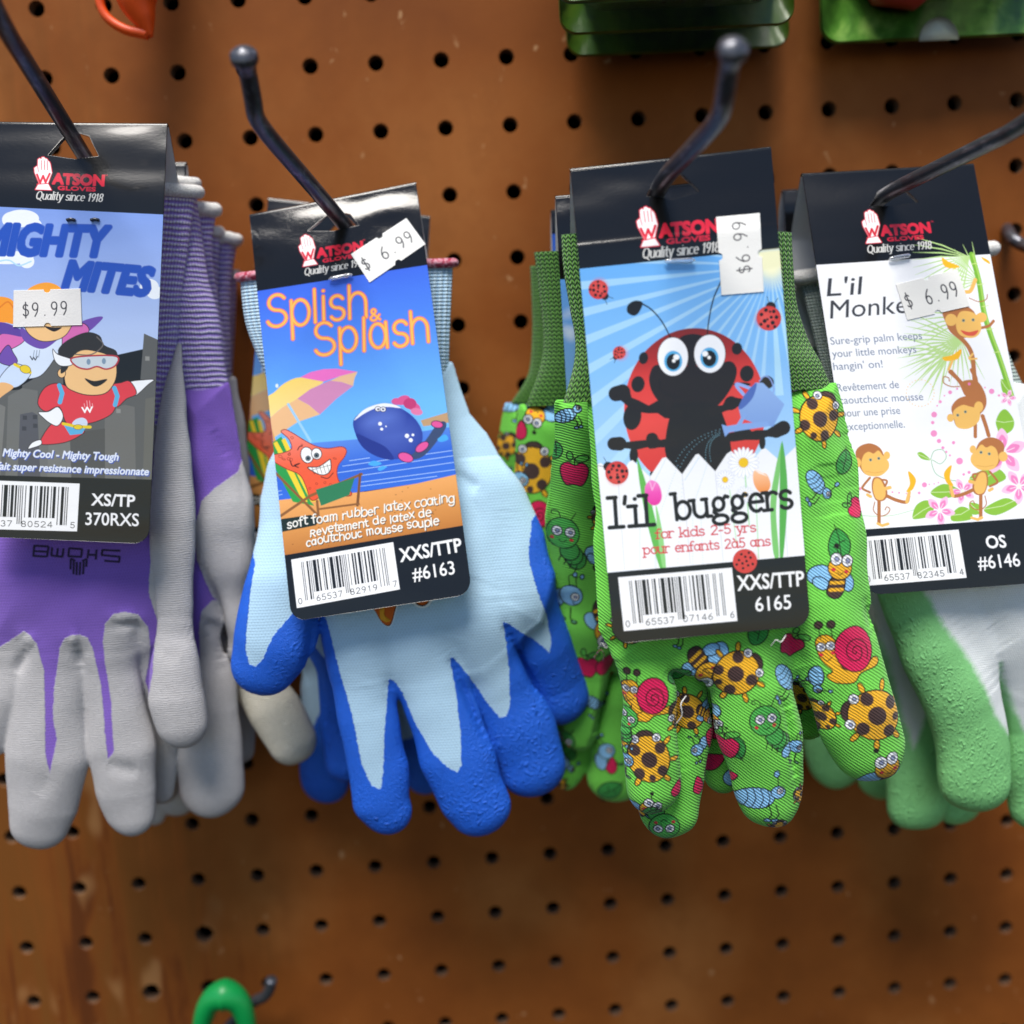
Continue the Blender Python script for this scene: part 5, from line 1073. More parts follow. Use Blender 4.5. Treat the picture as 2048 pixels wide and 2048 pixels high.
    def fastener(s, a, b, parent):
        p = s.surf([a, b], 1.1); L = np.linspace(0, 1, 9)[:, None]; w = p[0] * (1 - L) + p[1] * L
        return tube('tag_fastener', w, np.interp(L[:, 0], [0, .12, .88, 1], [.2, .75, .75, .2]), M['clear'], parent, 14)
# ------------------------------------------------------------------ the hooks that stick out towards us
peg_hook('black peg hook at far left running out of the frame above the superhero tag', (152, 285), 58, (40, 105), 100)
peg_hook('black peg hook with round knob tip above the beach scene tag', (688, 448), 48, (520, 250), 102, (490, 122), base=(770, 560))
peg_hook('black peg hook with round knob tip above the ladybird tag', (1318, 372), 103, (1436, 240), 138, (1464, 108), base=(1260, 560))
peg_hook('black peg hook reaching out at far right over the monkey tag', (1765, 392), 58, (1985, 282), 108, base=(1690, 480))

def pack(name, label, top, depth, group): return thing(name, label, 'work gloves', P(*top, depth), group)
GP, GB, GG_, GM = 'purple and grey glove packs on the left hook', 'blue glove packs on the second hook', 'green insect print glove packs on the third hook', 'mint and green glove packs on the right hook'

# ------------------------------------------------------------------ purple packs
T = pack('glove_pack', 'front purple and grey glove pack with the flying superheroes tag priced 9.99', (150, 290), 56, GP)
tg = Tag(T, [(-28, 247), (334, 251), (297, 1088), (-65, 1072)], 140, [(0, 58), (14, 62), (30, 65.5), (80, 70), (140, 75)], art_heroes,
         [(96, 310), (130, 272), (150, 264), (178, 272), (197, 312), (150, 318)], M['card_dull'], [(0, 56), (20, 46), (60, 36), (140, 34)], bow=.8)
tg.sticker([(27, 581), (161, 577), (164, 650), (26, 654)], 22, 12, [('$9.99', (42, 634), (136, 629))], 27, seed=1, bg='e6e3e1')
for x in (141, 189): tube('tag_staple', tg.surf([(x - 8, 440), (x, 438), (x + 9, 440)], .5), .5, M['steel'], T, 10)
K1 = [[(-60, 900), (322, 900), (322, 1000), (305, 1180), (322, 1250), (313, 1300), (310, 1342), (297, 1390), (289, 1363), (297, 1330), (304, 1290), (302, 1250), (285, 1223), (262, 1216), (240, 1220), (222, 1240), (217, 1278), (220, 1320), (233, 1395), (241, 1490), (229, 1504), (222, 1448), (212, 1363), (196, 1290), (186, 1268), (172, 1262), (159, 1261), (143, 1268), (132, 1289), (122, 1363), (121, 1421), (130, 1464), (118, 1530), (109, 1490), (106, 1416), (101, 1331), (87, 1278), (75, 1262), (61, 1255), (30, 1275), (-40, 1320), (-90, 1200)]]
g = cloth('glove', [(380, 42), (800, 48), (1090, 58), (1300, 58), (1700, 54)],
          [([(-70, 820), (345, 820), (335, 1000), (318, 1180), (310, 1280), (250, 1300), (-20, 1300), (-70, 1200)], 5., 22, 0)],
          [([(70, 1150, 40, 0), (48, 1280, 36, 0), (5, 1390, 44, 1), (-30, 1470, 44, 1)], .42), ([(112, 1120, 56, 0), (103, 1300, 62, 0), (97, 1420, 68, 1), (96, 1510, 74, 2), (88, 1600, 63, 2), (82, 1640, 52, 2)], .4),
           ([(214, 1130, 50, 0), (220, 1300, 48, 0), (228, 1400, 53, 1), (243, 1500, 62, 2), (252, 1570, 57, 2), (259, 1620, 46, 2)], .4), ([(284, 1140, 40, 0), (292, 1290, 32, -2), (312, 1400, 36, -5), (322, 1520, 32, -8), (318, 1580, 26, -9)], .42)],
          M['purple'], T, K1, seed=3, kf=1., kp=9, wob=.45, wl=20,
          creases=[([(69, 1294), (52, 1318), (40, 1345)], 2.2, 1.7), ([(164, 1290), (168, 1330)], 1.8, 1.5), ([(232, 1246), (262, 1242), (280, 1250), (284, 1290)], 2.0, 1.7),
                   ([(118, 1530), (90, 1580)], 3, .8), ([(225, 1510), (262, 1525), (290, 1530)], 3, 1.6), ([(60, 1262), (85, 1285)], 3, -1.2), ([(150, 1270), (172, 1272)], 3, -1.2), ([(240, 1228), (290, 1232)], 3, -1.4)])
# brand stamp under the tag, upside down, as thin printed strokes on the knit
def stamp():
    import mathutils
    me = g.data; n = len(me.vertices); v = np.empty(n * 3, np.float32); me.vertices.foreach_get('co', v); off = wloc(g)
    bv = mathutils.bvhtree.BVHTree.FromObject(g, bpy.context.evaluated_depsgraph_get())
    zf = lambda *p: np.array([(x * .34161, 1040 + y * .34161) for x, y in p])
    S_ = [[(705, 180), (600, 175), (595, 205), (700, 215), (698, 245), (610, 238)], [(565, 172), (560, 232)], [(565, 205), (515, 203), (520, 172)], [(515, 203), (512, 225)], [(480, 170), (405, 165), (400, 212), (475, 216), (480, 170)], [(372, 165), (365, 215), (300, 208), (305, 160)], [(338, 165), (333, 210)],
          [(285, 155), (200, 150), (195, 210), (275, 214)], [(200, 182), (285, 186)], [(285, 155), (275, 214)], [(415, 225), (412, 290)], [(432, 240), (430, 318)], [(450, 245), (448, 322)], [(470, 245), (466, 322)], [(490, 240), (486, 318)], [(508, 228), (504, 275)], [(415, 225), (440, 240)], [(508, 228), (480, 240)]]
    V, Q = [], []; b = 0
    for s in S_:
        p = zf(*s); p = np.vstack([np.linspace(a, c, 14)[:-1] for a, c in zip(p[:-1], p[1:])] + [p[-1:]])
        d = np.gradient(p, axis=0); d /= np.hypot(*d.T)[:, None] + 1e-9; nn = np.stack([-d[:, 1], d[:, 0]], 1); r = []
        for k in (-1, 1):
            for q in p + nn * k * 2.1:
                w = P(*q, 58); o = (CAM * .001 - off); dr = Vector((w - CAM)).normalized(); h = bv.ray_cast(Vector(o), dr)
                hit = np.array(h[0] - dr * .00012) if h[0] is not None else w * .001 - off
                r.append((hit + off) * 1000)
        m = len(p); V += r; k = np.arange(m - 1); Q.append(np.stack([b + k, b + k + 1, b + m + k + 1, b + m + k], 1)); b += 2 * m
    mk('print', np.array(V), [np.vstack(Q)], plain('stamp_ink', '2a1a44', .8), g)
stamp()
s = sleeve('cuff', [(70, 392, 391, 390, 43), (76, 480, 379, 480, 44), (78, 563, 367, 563, 46), (80, 644, 358, 644, 47), (70, 730, 352, 730, 48), (40, 850, 350, 850, 50)], M['purple_cuff'], g, 6.5)
band('cuff_band', 66, 396, 387, 384, 43, 2.3, M['white_yarn'], g, 6.6)
# the pair's other glove: long grey thumb in front, striped cuff and purple back to the right of it
g = cloth('glove', [(600, 50), (1000, 60), (1500, 62)], [], [([(358, 690, 5, -3), (350, 760, 17, -1), (345, 850, 29, 0), (347, 930, 36, 0), (347, 1040, 42, 0), (345, 1130, 40, 0), (352, 1236, 34, 0), (352, 1320, 45, 1), (354, 1400, 54, 1), (364, 1446, 49, 1)], .46)],
          M['purple'], T, [[(280, 1300), (313, 1290), (312, 1342), (300, 1392), (285, 1370)]], seed=5, wob=.3, wl=24, creases=[([(318, 1262), (360, 1268), (390, 1262)], 4, .9), ([(330, 1300), (370, 1312)], 3, .8)])
K2 = [[(300, 700), (500, 700), (492, 880), (479, 943), (440, 972), (414, 997), (401, 1050), (404, 1110), (430, 1190), (440, 1200), (430, 1196), (412, 1215), (404, 1260), (402, 1330), (360, 1330), (300, 1000)]]
g2 = cloth('glove', [(700, 40), (1000, 46), (1300, 46), (1650, 42)], [([(340, 760), (452, 770), (470, 850), (482, 930), (492, 1000), (480, 1100), (440, 1260), (360, 1300), (340, 1000)], 7, 14, 0)],
           [([(452, 960, 30, 0), (458, 1060, 50, 1), (462, 1140, 38, 2), (468, 1220, 27, 2), (474, 1300, 22, 1)], .6), ([(425, 1225, 24, 0), (424, 1320, 34, 0), (420, 1420, 54, 1), (414, 1505, 66, 1), (420, 1572, 60, 1)], .42)],
           M['purple'], T, K2, seed=8, kp=6, creases=[([(404, 1110), (430, 1180), (452, 1250), (470, 1300)], 2.2, 2.2), ([(412, 1236), (440, 1262), (446, 1330)], 2, 2.4), ([(430, 850), (460, 920)], 2, 1.)])
sleeve('cuff', [(150, 375, 390, 372, 36), (160, 440, 399, 440, 37), (180, 500, 408, 500, 38), (220, 560, 417, 560, 39), (240, 610, 432, 610, 40), (250, 660, 442, 657, 40), (260, 730, 450, 728, 40), (270, 822, 466, 812, 40)], M['purple_cuff'], g2, 7)
band('cuff_band', 140, 392, 368, 366, 36, 1.9, M['white_yarn'], g2, 6)
T = pack('glove_pack', 'purple glove pack behind the superhero pack, cuff bands and cream-tinted fingertip showing', (300, 360), 30, GP)
tg = Tag(T, [(20, 330), (372, 328), (345, 1120), (0, 1120)], 140, [(0, 33), (20, 38), (60, 36), (140, 34)], None, [(150, 390), (190, 350), (230, 390)], M['card_dull'], [(0, 31), (20, 26), (140, 20)], res=.6, bow=.3)
g = cloth('glove', [(700, 26), (1000, 26), (1650, 24)], [([(340, 760), (448, 770), (462, 900), (462, 1100), (430, 1280), (300, 1300), (300, 900)], 4.5, 12, 0)], [([(466, 760, 9, 0), (474, 850, 16, 0), (470, 950, 24, 0), (480, 1100, 26, 0)], .55), ([(340, 1420, 30, 0), (333, 1520, 31, 0), (326, 1580, 26, 0)], .6), ([(470, 1300, 30, 0), (480, 1420, 28, 0), (484, 1500, 24, 0)], .6)], M['purple'], T, [[(300, 700), (455, 700), (455, 900), (420, 1000), (300, 1000)]], seed=11)
sleeve('cuff', [(300, 424, 432, 424, 27), (310, 500, 424, 500, 27), (320, 600, 436, 600, 27), (330, 700, 452, 700, 27), (340, 800, 462, 800, 26)], M['purple_cuff'], g, 4)
band('cuff_band', 300, 430, 420, 420, 27, 2.6, M['white_yarn'], g, 4)
g = cloth('glove', [(1250, 36), (1500, 40)], [], [([(478, 1300, 28, -2), (505, 1345, 46, 0), (548, 1420, 51, 2), (585, 1482, 47, 2)], .62)], M['cream'], T, [[(0, 0), (1, 0), (1, 1)]], seed=13, wob=.25)
sleeve('cuff', [(380, 470, 440, 470, 20), (390, 560, 436, 560, 20), (400, 660, 440, 660, 20), (410, 760, 446, 760, 20)], M['purple_cuff'], g, 3.5)
band('cuff_band', 380, 438, 464, 464, 20, 2.2, M['white_yarn'], g, 3.5)
T = pack('glove_pack', 'rearmost purple glove pack against the pegboard, only two small banded cuffs showing', (440, 480), 12, GP)
g = cloth('glove', [(700, 14), (1650, 13)], [([(380, 760), (452, 770), (455, 900), (450, 1200), (380, 1300), (340, 1000)], 4, 10, 0)], [([(310, 1500, 26, 0), (308, 1600, 24, 0), (308, 1625, 22, 0)], .55), ([(370, 1480, 36, 0), (357, 1575, 36, 0), (352, 1597, 34, 0)], .55), ([(456, 1200, 30, 0), (466, 1420, 26, 0)], .6)], M['purple'], T, [[(300, 700), (455, 700), (455, 900), (420, 1000), (300, 1000)]], seed=15)
sleeve('cuff', [(432, 486, 474, 486, 14), (434, 550, 464, 550, 14), (430, 640, 462, 640, 14), (430, 790, 464, 790, 14)], M['purple_cuff'], g, 4)
band('cuff_band', 440, 473, 480, 480, 14, 2.4, M['white_yarn'], g, 4)
g = cloth('glove', [(800, 8), (1300, 8)], [], [([(440, 780, 14, 0), (436, 1000, 24, 0), (436, 1250, 28, 0)], .5)], M['purple'], T, [[(300, 700), (555, 700), (555, 1000), (300, 1000)]], seed=16)
sleeve('cuff', [(446, 555, 474, 555, 7.5), (444, 640, 470, 640, 7.5), (440, 800, 462, 800, 7.5)], M['purple_cuff'], g, 3)
band('cuff_band', 446, 473, 549, 549, 7.5, 1.9, M['white_yarn'], g, 3)

# ------------------------------------------------------------------ blue packs
T = pack('glove_pack', 'front pack of pale blue knit gloves dipped in bright blue latex with beach scene tag', (690, 440), 48, GB)
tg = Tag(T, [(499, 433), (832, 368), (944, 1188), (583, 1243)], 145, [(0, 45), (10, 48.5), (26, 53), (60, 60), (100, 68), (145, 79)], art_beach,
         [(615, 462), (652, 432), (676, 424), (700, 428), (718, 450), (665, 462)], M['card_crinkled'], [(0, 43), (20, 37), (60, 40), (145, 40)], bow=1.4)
tg.sticker([(702, 508), (813, 436), (851, 488), (739, 565)], 22, 12, [('$', (730, 544), (744, 535)), ('6.99', (766, 522), (830, 480))], 27, seed=2)
tg.fastener((657, 559), (705, 549), T)
K3 = [[(440, 960), (519, 1120), (513, 1159), (505, 1238), (503, 1289), (511, 1314), (523, 1318), (536, 1305), (558, 1257), (584, 1226), (625, 1185), (648, 1215), (660, 1250), (672, 1290), (684, 1336), (708, 1415), (727, 1513), (747, 1556), (765, 1563), (770, 1525), (772, 1454), (779, 1352), (784, 1349), (802, 1368), (833, 1438), (865, 1489), (896, 1517), (916, 1527), (923, 1513), (922, 1454), (914, 1383), (900, 1308), (908, 1308), (936, 1344), (971, 1399), (999, 1432), (1012, 1430), (1020, 1407), (1018, 1336), (1006, 1238), (1018, 1242), (1062, 1277), (1101, 1310), (1104, 1289), (1093, 1230), (1069, 1163), (1058, 1124), (1056, 1100), (1062, 1040), (1090, 1000), (1130, 900), (1050, 500), (440, 500)]]
g = cloth('glove', [(500, 40), (760, 46), (900, 52), (1200, 64), (1700, 62)],
          [([(548, 740), (902, 728), (935, 830), (970, 868), (1000, 930), (1040, 1010), (1075, 1075), (1095, 1150), (1075, 1240), (960, 1330), (800, 1365), (690, 1330), (652, 1240), (640, 1190), (600, 1160), (536, 1000), (548, 930), (566, 880)], 5.4, 26, 0)],
          [([(598, 960, 50, 0), (580, 1080, 60, 0), (562, 1190, 74, 3), (549, 1285, 79, 4), (530, 1326, 66, 4)], .44),
           ([(700, 1080, 66, 0), (712, 1230, 64, 0), (720, 1352, 59, 1), (736, 1434, 59, 2), (756, 1533, 58, 2), (764, 1600, 54, 2), (774, 1618, 49, 2)], .46),
           ([(800, 1080, 70, 0), (836, 1280, 64, 0), (880, 1410, 70, 1), (912, 1510, 72, 2), (944, 1590, 68, 2), (957, 1612, 61, 2)], .46),
           ([(900, 1060, 70, 0), (950, 1240, 66, -1), (1004, 1380, 68, -4), (1040, 1465, 73, -5), (1062, 1528, 66, -5)], .46),
           ([(980, 1010, 64, 0), (1030, 1160, 66, -3), (1078, 1290, 66, -9), (1106, 1360, 62, -13), (1118, 1394, 58, -13)], .46)],
          M['blue'], T, K3, seed=21, kf=.6, kp=9, wob=.24, wl=26,
          creases=[([(779, 1350), (782, 1380)], 1.8, .7), ([(902, 1306), (912, 1340)], 1.8, .7), ([(1008, 1240), (1022, 1280)], 2., .7),
                   ([(905, 940), (940, 965), (958, 975)], 2.5, 1.6), ([(600, 1160), (640, 1200), (650, 1260)], 3, 2.4), ([(1010, 1000), (1006, 1100), (1004, 1220)], 5, .7), ([(960, 1120), (900, 1290)], 6, .6), ([(904, 1316), (936, 1396), (974, 1482)], 1.3, 1.7), ([(1012, 1250), (1046, 1330), (1078, 1398)], 1.4, 1.9), ([(632, 1196), (622, 1290), (610, 1330)], 1.4, 1.2), ([(720, 1280), (740, 1380)], 6, -.5), ([(860, 1240), (900, 1310)], 5, .5)])
# little printed toes below the tag
def decal(name, obj, shapes, depth):
    import mathutils
    bv = mathutils.bvhtree.BVHTree.FromObject(obj, bpy.context.evaluated_depsgraph_get()); off = wloc(obj); V, Q, C, b = [], [], [], 0
    for lift, px, col in shapes:
        px = np.asarray(px, float); c = px.mean(0); n = len(px); pts = np.vstack([c[None], *[c + (px - c) * k / 4 for k in range(1, 5)]])
        for q in pts:
            dr = Vector(P(*q, depth) - CAM).normalized(); h = bv.ray_cast(Vector(CAM * .001 - off), dr); hit = np.array(h[0] - dr * lift * .001) if h[0] is not None else P(*q, depth) * .001 - off
            V.append((hit + off) * 1000)
        k = np.arange(n); Q.append(np.stack([b + 1 + k, b + 1 + (k + 1) % n, np.full(n, b), np.full(n, b)], 1)[:, :3])
        for r in range(3): Q.append(np.stack([b + 1 + r * n + k, b + 1 + (r + 1) * n + k, b + 1 + (r + 1) * n + (k + 1) % n, b + 1 + r * n + (k + 1) % n], 1))
        C += [lin(col)] * len(pts); b += len(pts)
    return mk(name, np.array(V), [q for q in Q if q.shape[1] == 3] + [q for q in Q if q.shape[1] == 4], M['paper'], obj, col=np.array(C))
Z6 = zm(440, 1100, .3934)
toe = lambda s, cx, cy: Z6(sm([(cx + (x - 830) * s, cy + (y - 335) * s) for x, y in ((775, 270), (885, 260), (882, 330), (860, 385), (825, 372), (795, 325))], 6))
decal('print', g, [(.10, toe(1.16, 832, 332), 'dfe9f2'), (.16, toe(1.03, 832, 334), '2a160c'), (.22, toe(.94, 832, 334), 'c85e1c'), (.28, Z6((812, 270), (838, 270), (835, 330), (870, 360), (845, 368), (815, 352), (812, 335)), 'e2a02a')], 66)
decal('print', g, [(.10, Z6(sm([(965, 240), (1085, 225), (1070, 275), (1035, 296), (995, 285)], 6)), 'dfe9f2'), (.16, Z6(sm([(980, 240), (1072, 230), (1060, 268), (1032, 286), (1000, 276)], 6)), '2a160c'), (.22, Z6(sm([(985, 240), (1066, 232), (1056, 264), (1032, 279), (1003, 270)], 6)), 'c85e1c')], 66)
sleeve('cuff', [(480, 556, 906, 530, 40), (490, 640, 902, 619, 43), (510, 700, 899, 700, 45), (534, 758, 899, 757, 45), (560, 820, 908, 806, 45)], M['blue_cuff'], g, 7)
band('cuff_band', 478, 908, 555, 526, 40, 1.7, M['red_yarn'], g, 7)
g = cloth('glove', [(600, 28), (1000, 34), (1300, 40), (1700, 36)], [([(560, 760), (880, 760), (900, 1000), (880, 1300), (680, 1350), (610, 1300), (570, 1000)], 6, 14, 0)], [([(676, 1330, 40, 0), (690, 1440, 46, 0), (700, 1520, 46, 0)], .6)], M['blue'], T, [[(500, 700), (950, 700), (900, 1250), (690, 1350), (600, 1250)]], seed=23)
T = pack('glove_pack', 'rear blue glove pack, mostly hidden, its crooked tag sticking out on the left', (680, 430), 20, GB)
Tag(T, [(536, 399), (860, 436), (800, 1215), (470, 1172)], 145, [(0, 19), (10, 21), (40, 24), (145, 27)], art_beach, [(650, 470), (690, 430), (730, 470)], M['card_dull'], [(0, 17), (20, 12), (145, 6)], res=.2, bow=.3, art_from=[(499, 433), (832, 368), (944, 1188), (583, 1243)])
g = cloth('glove', [(600, 13), (1000, 14), (1700, 15)], [([(560, 760), (880, 760), (900, 1100), (880, 1380), (640, 1400), (590, 1300), (570, 1000)], 6, 14, 0)],
          [([(645, 1380, 42, 0), (648, 1480, 46, 1), (652, 1560, 47, 1)], .6), ([(845, 1380, 44, 0), (848, 1480, 42, 0), (850, 1545, 44, 0)], .6), ([(760, 1380, 44, 0), (770, 1500, 42, 0), (770, 1550, 40, 0)], .6)], M['blue'], T,
          [[(500, 700), (950, 700), (940, 1300), (860, 1440), (820, 1470), (790, 1480), (690, 1340), (664, 1367), (650, 1400), (633, 1440), (615, 1490), (560, 1500)]], seed=24)

# ------------------------------------------------------------------ green packs
GRN = '74d24e'
T = pack('glove_pack', 'front green insect print glove pack with the big ladybird tag', (1310, 370), 103, GG_)
tg = Tag(T, [(1141, 342), (1542, 298), (1621, 1252), (1228, 1288)], 142, [(0, 98), (9, 100.5), (20, 103.5), (27, 105), (60, 108), (100, 112), (142, 118)], art_ladybird,
         [(1290, 392), (1328, 340), (1340, 332), (1356, 340), (1400, 382), (1345, 398)], M['card'], [(0, 96), (20, 84), (60, 76), (142, 74)], bow=.7)
tg.sticker([(1432, 434), (1520, 426), (1528, 583), (1443, 590)], 12, 22, [('$6.99', (1503, 548), (1490, 440))], 27, notch=False, seed=3)
tg.fastener((1328, 523), (1391, 520), T)
H_, R1, R2, M2_ = zm(1100, 760, .28986), zm(1000, 1180, .28986), zm(1488, 1180, .28986), zm(1580, 740, .24224)
A_SPOTS = [('lady', 1628, 835, 44, 118), ('bug', 1624, 968, 34, 60), ('leaf', 1678, 922, 26, 20), ('apple', 1702, 1012, 20, -60), ('leaf', 1660, 1085, 34, -5), ('bee', 1652, 1132, 46, 8), ('snail', 1676, 1298, 58, -6), ('lady', 1729, 1412, 52, 8), ('bee', 1750, 1528, 48, -20),
           ('bee', 1408, 1322, 46, 140), ('lady', 1458, 1330, 44, 150), ('cater', 1514, 1426, 44, 0), ('leaf', 1462, 1478, 24, 160), ('bug', 1516, 1576, 46, 0), ('bug', 1568, 1352, 36, 60), ('apple', 1572, 1280, 24, 30), ('ant', 1578, 1480, 26, 20), ('lady', 1550, 1652, 22, 90), ('lady', 1598, 1580, 18, 20),
           ('snail', 1284, 1386, 46, 4), ('lady', 1290, 1500, 44, 80), ('bee', 1284, 1604, 36, 20), ('lady', 1374, 1424, 38, 30), ('cater', 1330, 1652, 42, 180), ('drop', 1346, 1562, 18, 15), ('drop', 1398, 1575, 20, -10), ('ant', 1398, 1500, 24, 170), ('cater', 1246, 1426, 30, 40), ('ant', 1244, 1512, 26, 10), ('leaf', 1352, 1342, 24, 60), ('bug', 1346, 1250, 28, 20), ('lady', 1250, 1250, 30, 60), ('leaf', 1500, 1250, 28, 10), ('drop', 1440, 1550, 30, 60), ('apple', 1440, 1480, 26, 0), ('bee', 1420, 1430, 24, 120), ('lady', 1630, 1420, 26, 60), ('bug', 1620, 1350, 26, 100), ('cater', 1300, 1180, 40, 0), ('bee', 1450, 1180, 44, 0), ('snail', 1350, 900, 50, 0)]
B_SPOTS = [('bug', 1138, 826, 27, -12), ('apple', 1145, 942, 27, 2), ('cater', 1122, 1066, 44, 10), ('ant', 1134, 1186, 40, 15), ('bee', 1216, 1240, 48, 160), ('lady', 1202, 1032, 24, 60), ('bee', 1204, 1102, 32, 30), ('apple', 1168, 1322, 24, 5), ('drop', 1206, 1318, 26, 30), ('cater', 1126, 1482, 30, 15), ('bug', 1134, 1536, 22, 60), ('leaf', 1220, 1580, 26, 60), ('ant', 1212, 1506, 30, -30), ('drop', 1222, 1530, 18, 0), ('lady', 1120, 1580, 16, 40), ('leaf', 1110, 900, 18, 0), ('snail', 1260, 940, 44, 0), ('bug', 1190, 1400, 24, 40)]
gA = cloth('glove', [(460, 86), (800, 97), (1000, 100), (1250, 107), (1700, 106)],
           [([(1180, 800), (1600, 790), (1667, 768), (1687, 837), (1706, 922), (1714, 1031), (1730, 1190), (1745, 1300), (1600, 1350), (1400, 1340), (1260, 1340), (1200, 1260), (1190, 1000)], 6.5, 18, 0)],
           [([(1640, 1080, 66, 0), (1655, 1240, 72, 0), (1690, 1350, 79, 1), (1716, 1430, 76, 2), (1737, 1490, 67, 2)], .55), ([(1470, 1120, 66, 0), (1480, 1290, 74, 1), (1500, 1380, 80, 2), (1520, 1470, 76, 2), (1534, 1550, 66, 1), (1544, 1596, 58, 1)], .55),
            ([(1358, 1300, 38, 3), (1420, 1315, 55, 3), (1480, 1340, 70, 3)], .55), ([(1290, 1150, 60, 0), (1286, 1310, 58, 1), (1296, 1400, 62, 2), (1300, 1490, 61, 2), (1312, 1570, 55, 2)], .58),
            ([(1370, 1340, 44, -4), (1372, 1450, 46, -5), (1352, 1550, 56, -5), (1337, 1618, 58, -5)], .55), ([(1440, 1380, 34, -14), (1446, 1480, 40, -15), (1446, 1540, 40, -15)], .55), ([(1622, 1310, 40, -14), (1625, 1400, 38, -15), (1628, 1440, 34, -15)], .55)],
           M['twill'], T, None, (GRN, lambda c: critters(c, A_SPOTS)), h=.55, seed=31, kf=1.0, kp=4, wob=.5, wl=20,
           creases=[([(1548, 1370), (1566, 1450), (1580, 1560)], 1.3, 2.2), ([(1560, 1380), (1585, 1500)], 3, -1.0), ([(1225, 1300), (1240, 1400), (1250, 1500)], 3, 1.2), ([(1352, 1340), (1360, 1450), (1366, 1560)], 1.6, 2.2), ([(1316, 1335), (1360, 1352), (1420, 1358)], 2, 1.8),
                    ([(1560, 1240), (1580, 1290), (1600, 1330)], 2.4, 2.4), ([(1725, 1200), (1740, 1260)], 1.6, 1.0), ([(1230, 1260), (1260, 1300)], 3, 2.), ([(1640, 900), (1660, 1050)], 5, 1.2), ([(1690, 840), (1700, 1000)], 3, .8)])
sleeve('cuff', [(1122, 470, 1583, 466, 86), (1127, 541, 1587, 541, 88), (1140, 620, 1594, 610, 90), (1150, 680, 1616, 678, 92), (1146, 735, 1642, 726, 95), (1126, 806, 1664, 776, 97)], M['green_cuff'], gA, 6.5, m=120)
gB = cloth('glove', [(760, 84), (900, 76), (1000, 68), (1150, 56), (1300, 46), (1700, 42)],
           [([(1116, 806), (1300, 800), (1300, 1300), (1240, 1340), (1140, 1330), (1100, 1180), (1099, 1060), (1104, 940)], 7.5, 12, 0)],
           [([(1160, 1230, 62, 0), (1174, 1340, 55, 0), (1172, 1420, 46, 0), (1158, 1472, 34, 0)], .55), ([(1150, 1440, 46, -7), (1146, 1520, 32, -7), (1132, 1560, 18, -7)], .55), ([(1240, 1400, 58, -4), (1238, 1480, 56, -5), (1236, 1545, 58, -5)], .5)],
           M['twill_side'], T, None, (GRN, lambda c: critters(c, B_SPOTS)), h=.55, seed=33, kf=1.0, kp=4, wob=.5, wl=22, creases=[([(1222, 1300), (1215, 1380), (1180, 1480)], 2, 2.), ([(1200, 1300), (1190, 1420), (1165, 1500)], 1.4, -.8)])
def plain_green(name, dep, body, cuffe, T, spots, thick):
    g = cloth('glove', dep, [(body, 5.5, 11, 0)], [([(body[0][0] + 60, body[0][1] + 60, 30, 0), (body[0][0] + 60, body[0][1] + 300, 40, 0)], .5)], M['twill'], T, None, (GRN, lambda c: critters(c, spots)), h=.7, seed=len(body), wob=.5)
    sleeve('cuff', cuffe, M['green_cuff'], g, thick); return g
T = pack('glove_pack', 'middle green insect print glove pack behind the ladybird pack, cloudy blue tag edge showing', (1300, 410), 62, GG_)
def art_clouds(c):
    c.grad([(1100, 560), (1560, 540), (1600, 1300), (1180, 1320)], [(0, '5f9fe6'), (.5, '9cc6f2'), (1, 'dce9f8')]); rng = np.random.default_rng(4)
    for _ in range(90):
        x, y = rng.uniform(1100, 1560), rng.uniform(560, 1000); c.ell(x, y, rng.uniform(6, 26), rng.uniform(4, 14), 'e4edf8', -25, al=.45, soft=2.5)
    c.ell(1150, 585, 12, 16, 'e2895a')
Tag(T, [(1111, 396), (1492, 360), (1540, 1230), (1160, 1262)], 142, [(0, 58), (10, 61), (30, 63), (80, 56), (142, 40)], art_clouds, [(1270, 440), (1310, 392), (1370, 432)], M['card_crinkled'], [(0, 56), (20, 50), (80, 40), (142, 28)], res=.25, bow=.3)
plain_green('glove', [(760, 46), (900, 42), (1300, 32)], [(1042, 812), (1290, 806), (1300, 1300), (1050, 1300), (1030, 1100), (1034, 900)], [(1068, 505, 1450, 505, 50), (1077, 577, 1450, 577, 49), (1086, 671, 1460, 671, 48), (1080, 733, 1470, 733, 47), (1052, 812, 1500, 800, 46)], T,
            [('bee', 1078, 828, 36, 200), ('lady', 1062, 938, 44, 95), ('ant', 1036, 960, 30, 10), ('snail', 1066, 1030, 34, 0), ('leaf', 1060, 1110, 28, 0), ('bee', 1060, 1170, 30, 0), ('drop', 1040, 860, 20, 0)], 6)
T = pack('glove_pack', 'rearmost green insect print glove pack, dark tag corner and blurred cuff showing', (1300, 430), 30, GG_)
Tag(T, [(1102, 424), (1470, 400), (1500, 1200), (1130, 1220)], 142, [(0, 34), (10, 36), (40, 36), (142, 22)], lambda c: c.grad([(1080, 470), (1500, 440), (1540, 1300), (1100, 1300)], [(0, '2f58b8'), (.3, '6d9fe8'), (1, 'bcd8f6')]), [(1260, 470), (1300, 425), (1350, 465)], M['card_crinkled'], [(0, 32), (20, 28), (142, 12)], res=.4)
plain_green('glove', [(760, 24), (900, 22), (1300, 15)], [(1010, 806), (1290, 806), (1300, 1300), (1040, 1300), (1000, 1100), (1000, 900)], [(1060, 532, 1450, 525, 28), (1063, 600, 1450, 600, 27), (1064, 671, 1460, 671, 26), (1056, 748, 1470, 740, 25), (1022, 806, 1500, 800, 24)], T,
            [('bug', 1028, 808, 30, 10), ('lady', 1012, 890, 22, 120), ('drop', 1042, 860, 16, 10), ('ant', 1014, 960, 22, 0), ('leaf', 1030, 1020, 24, 0)], 5)

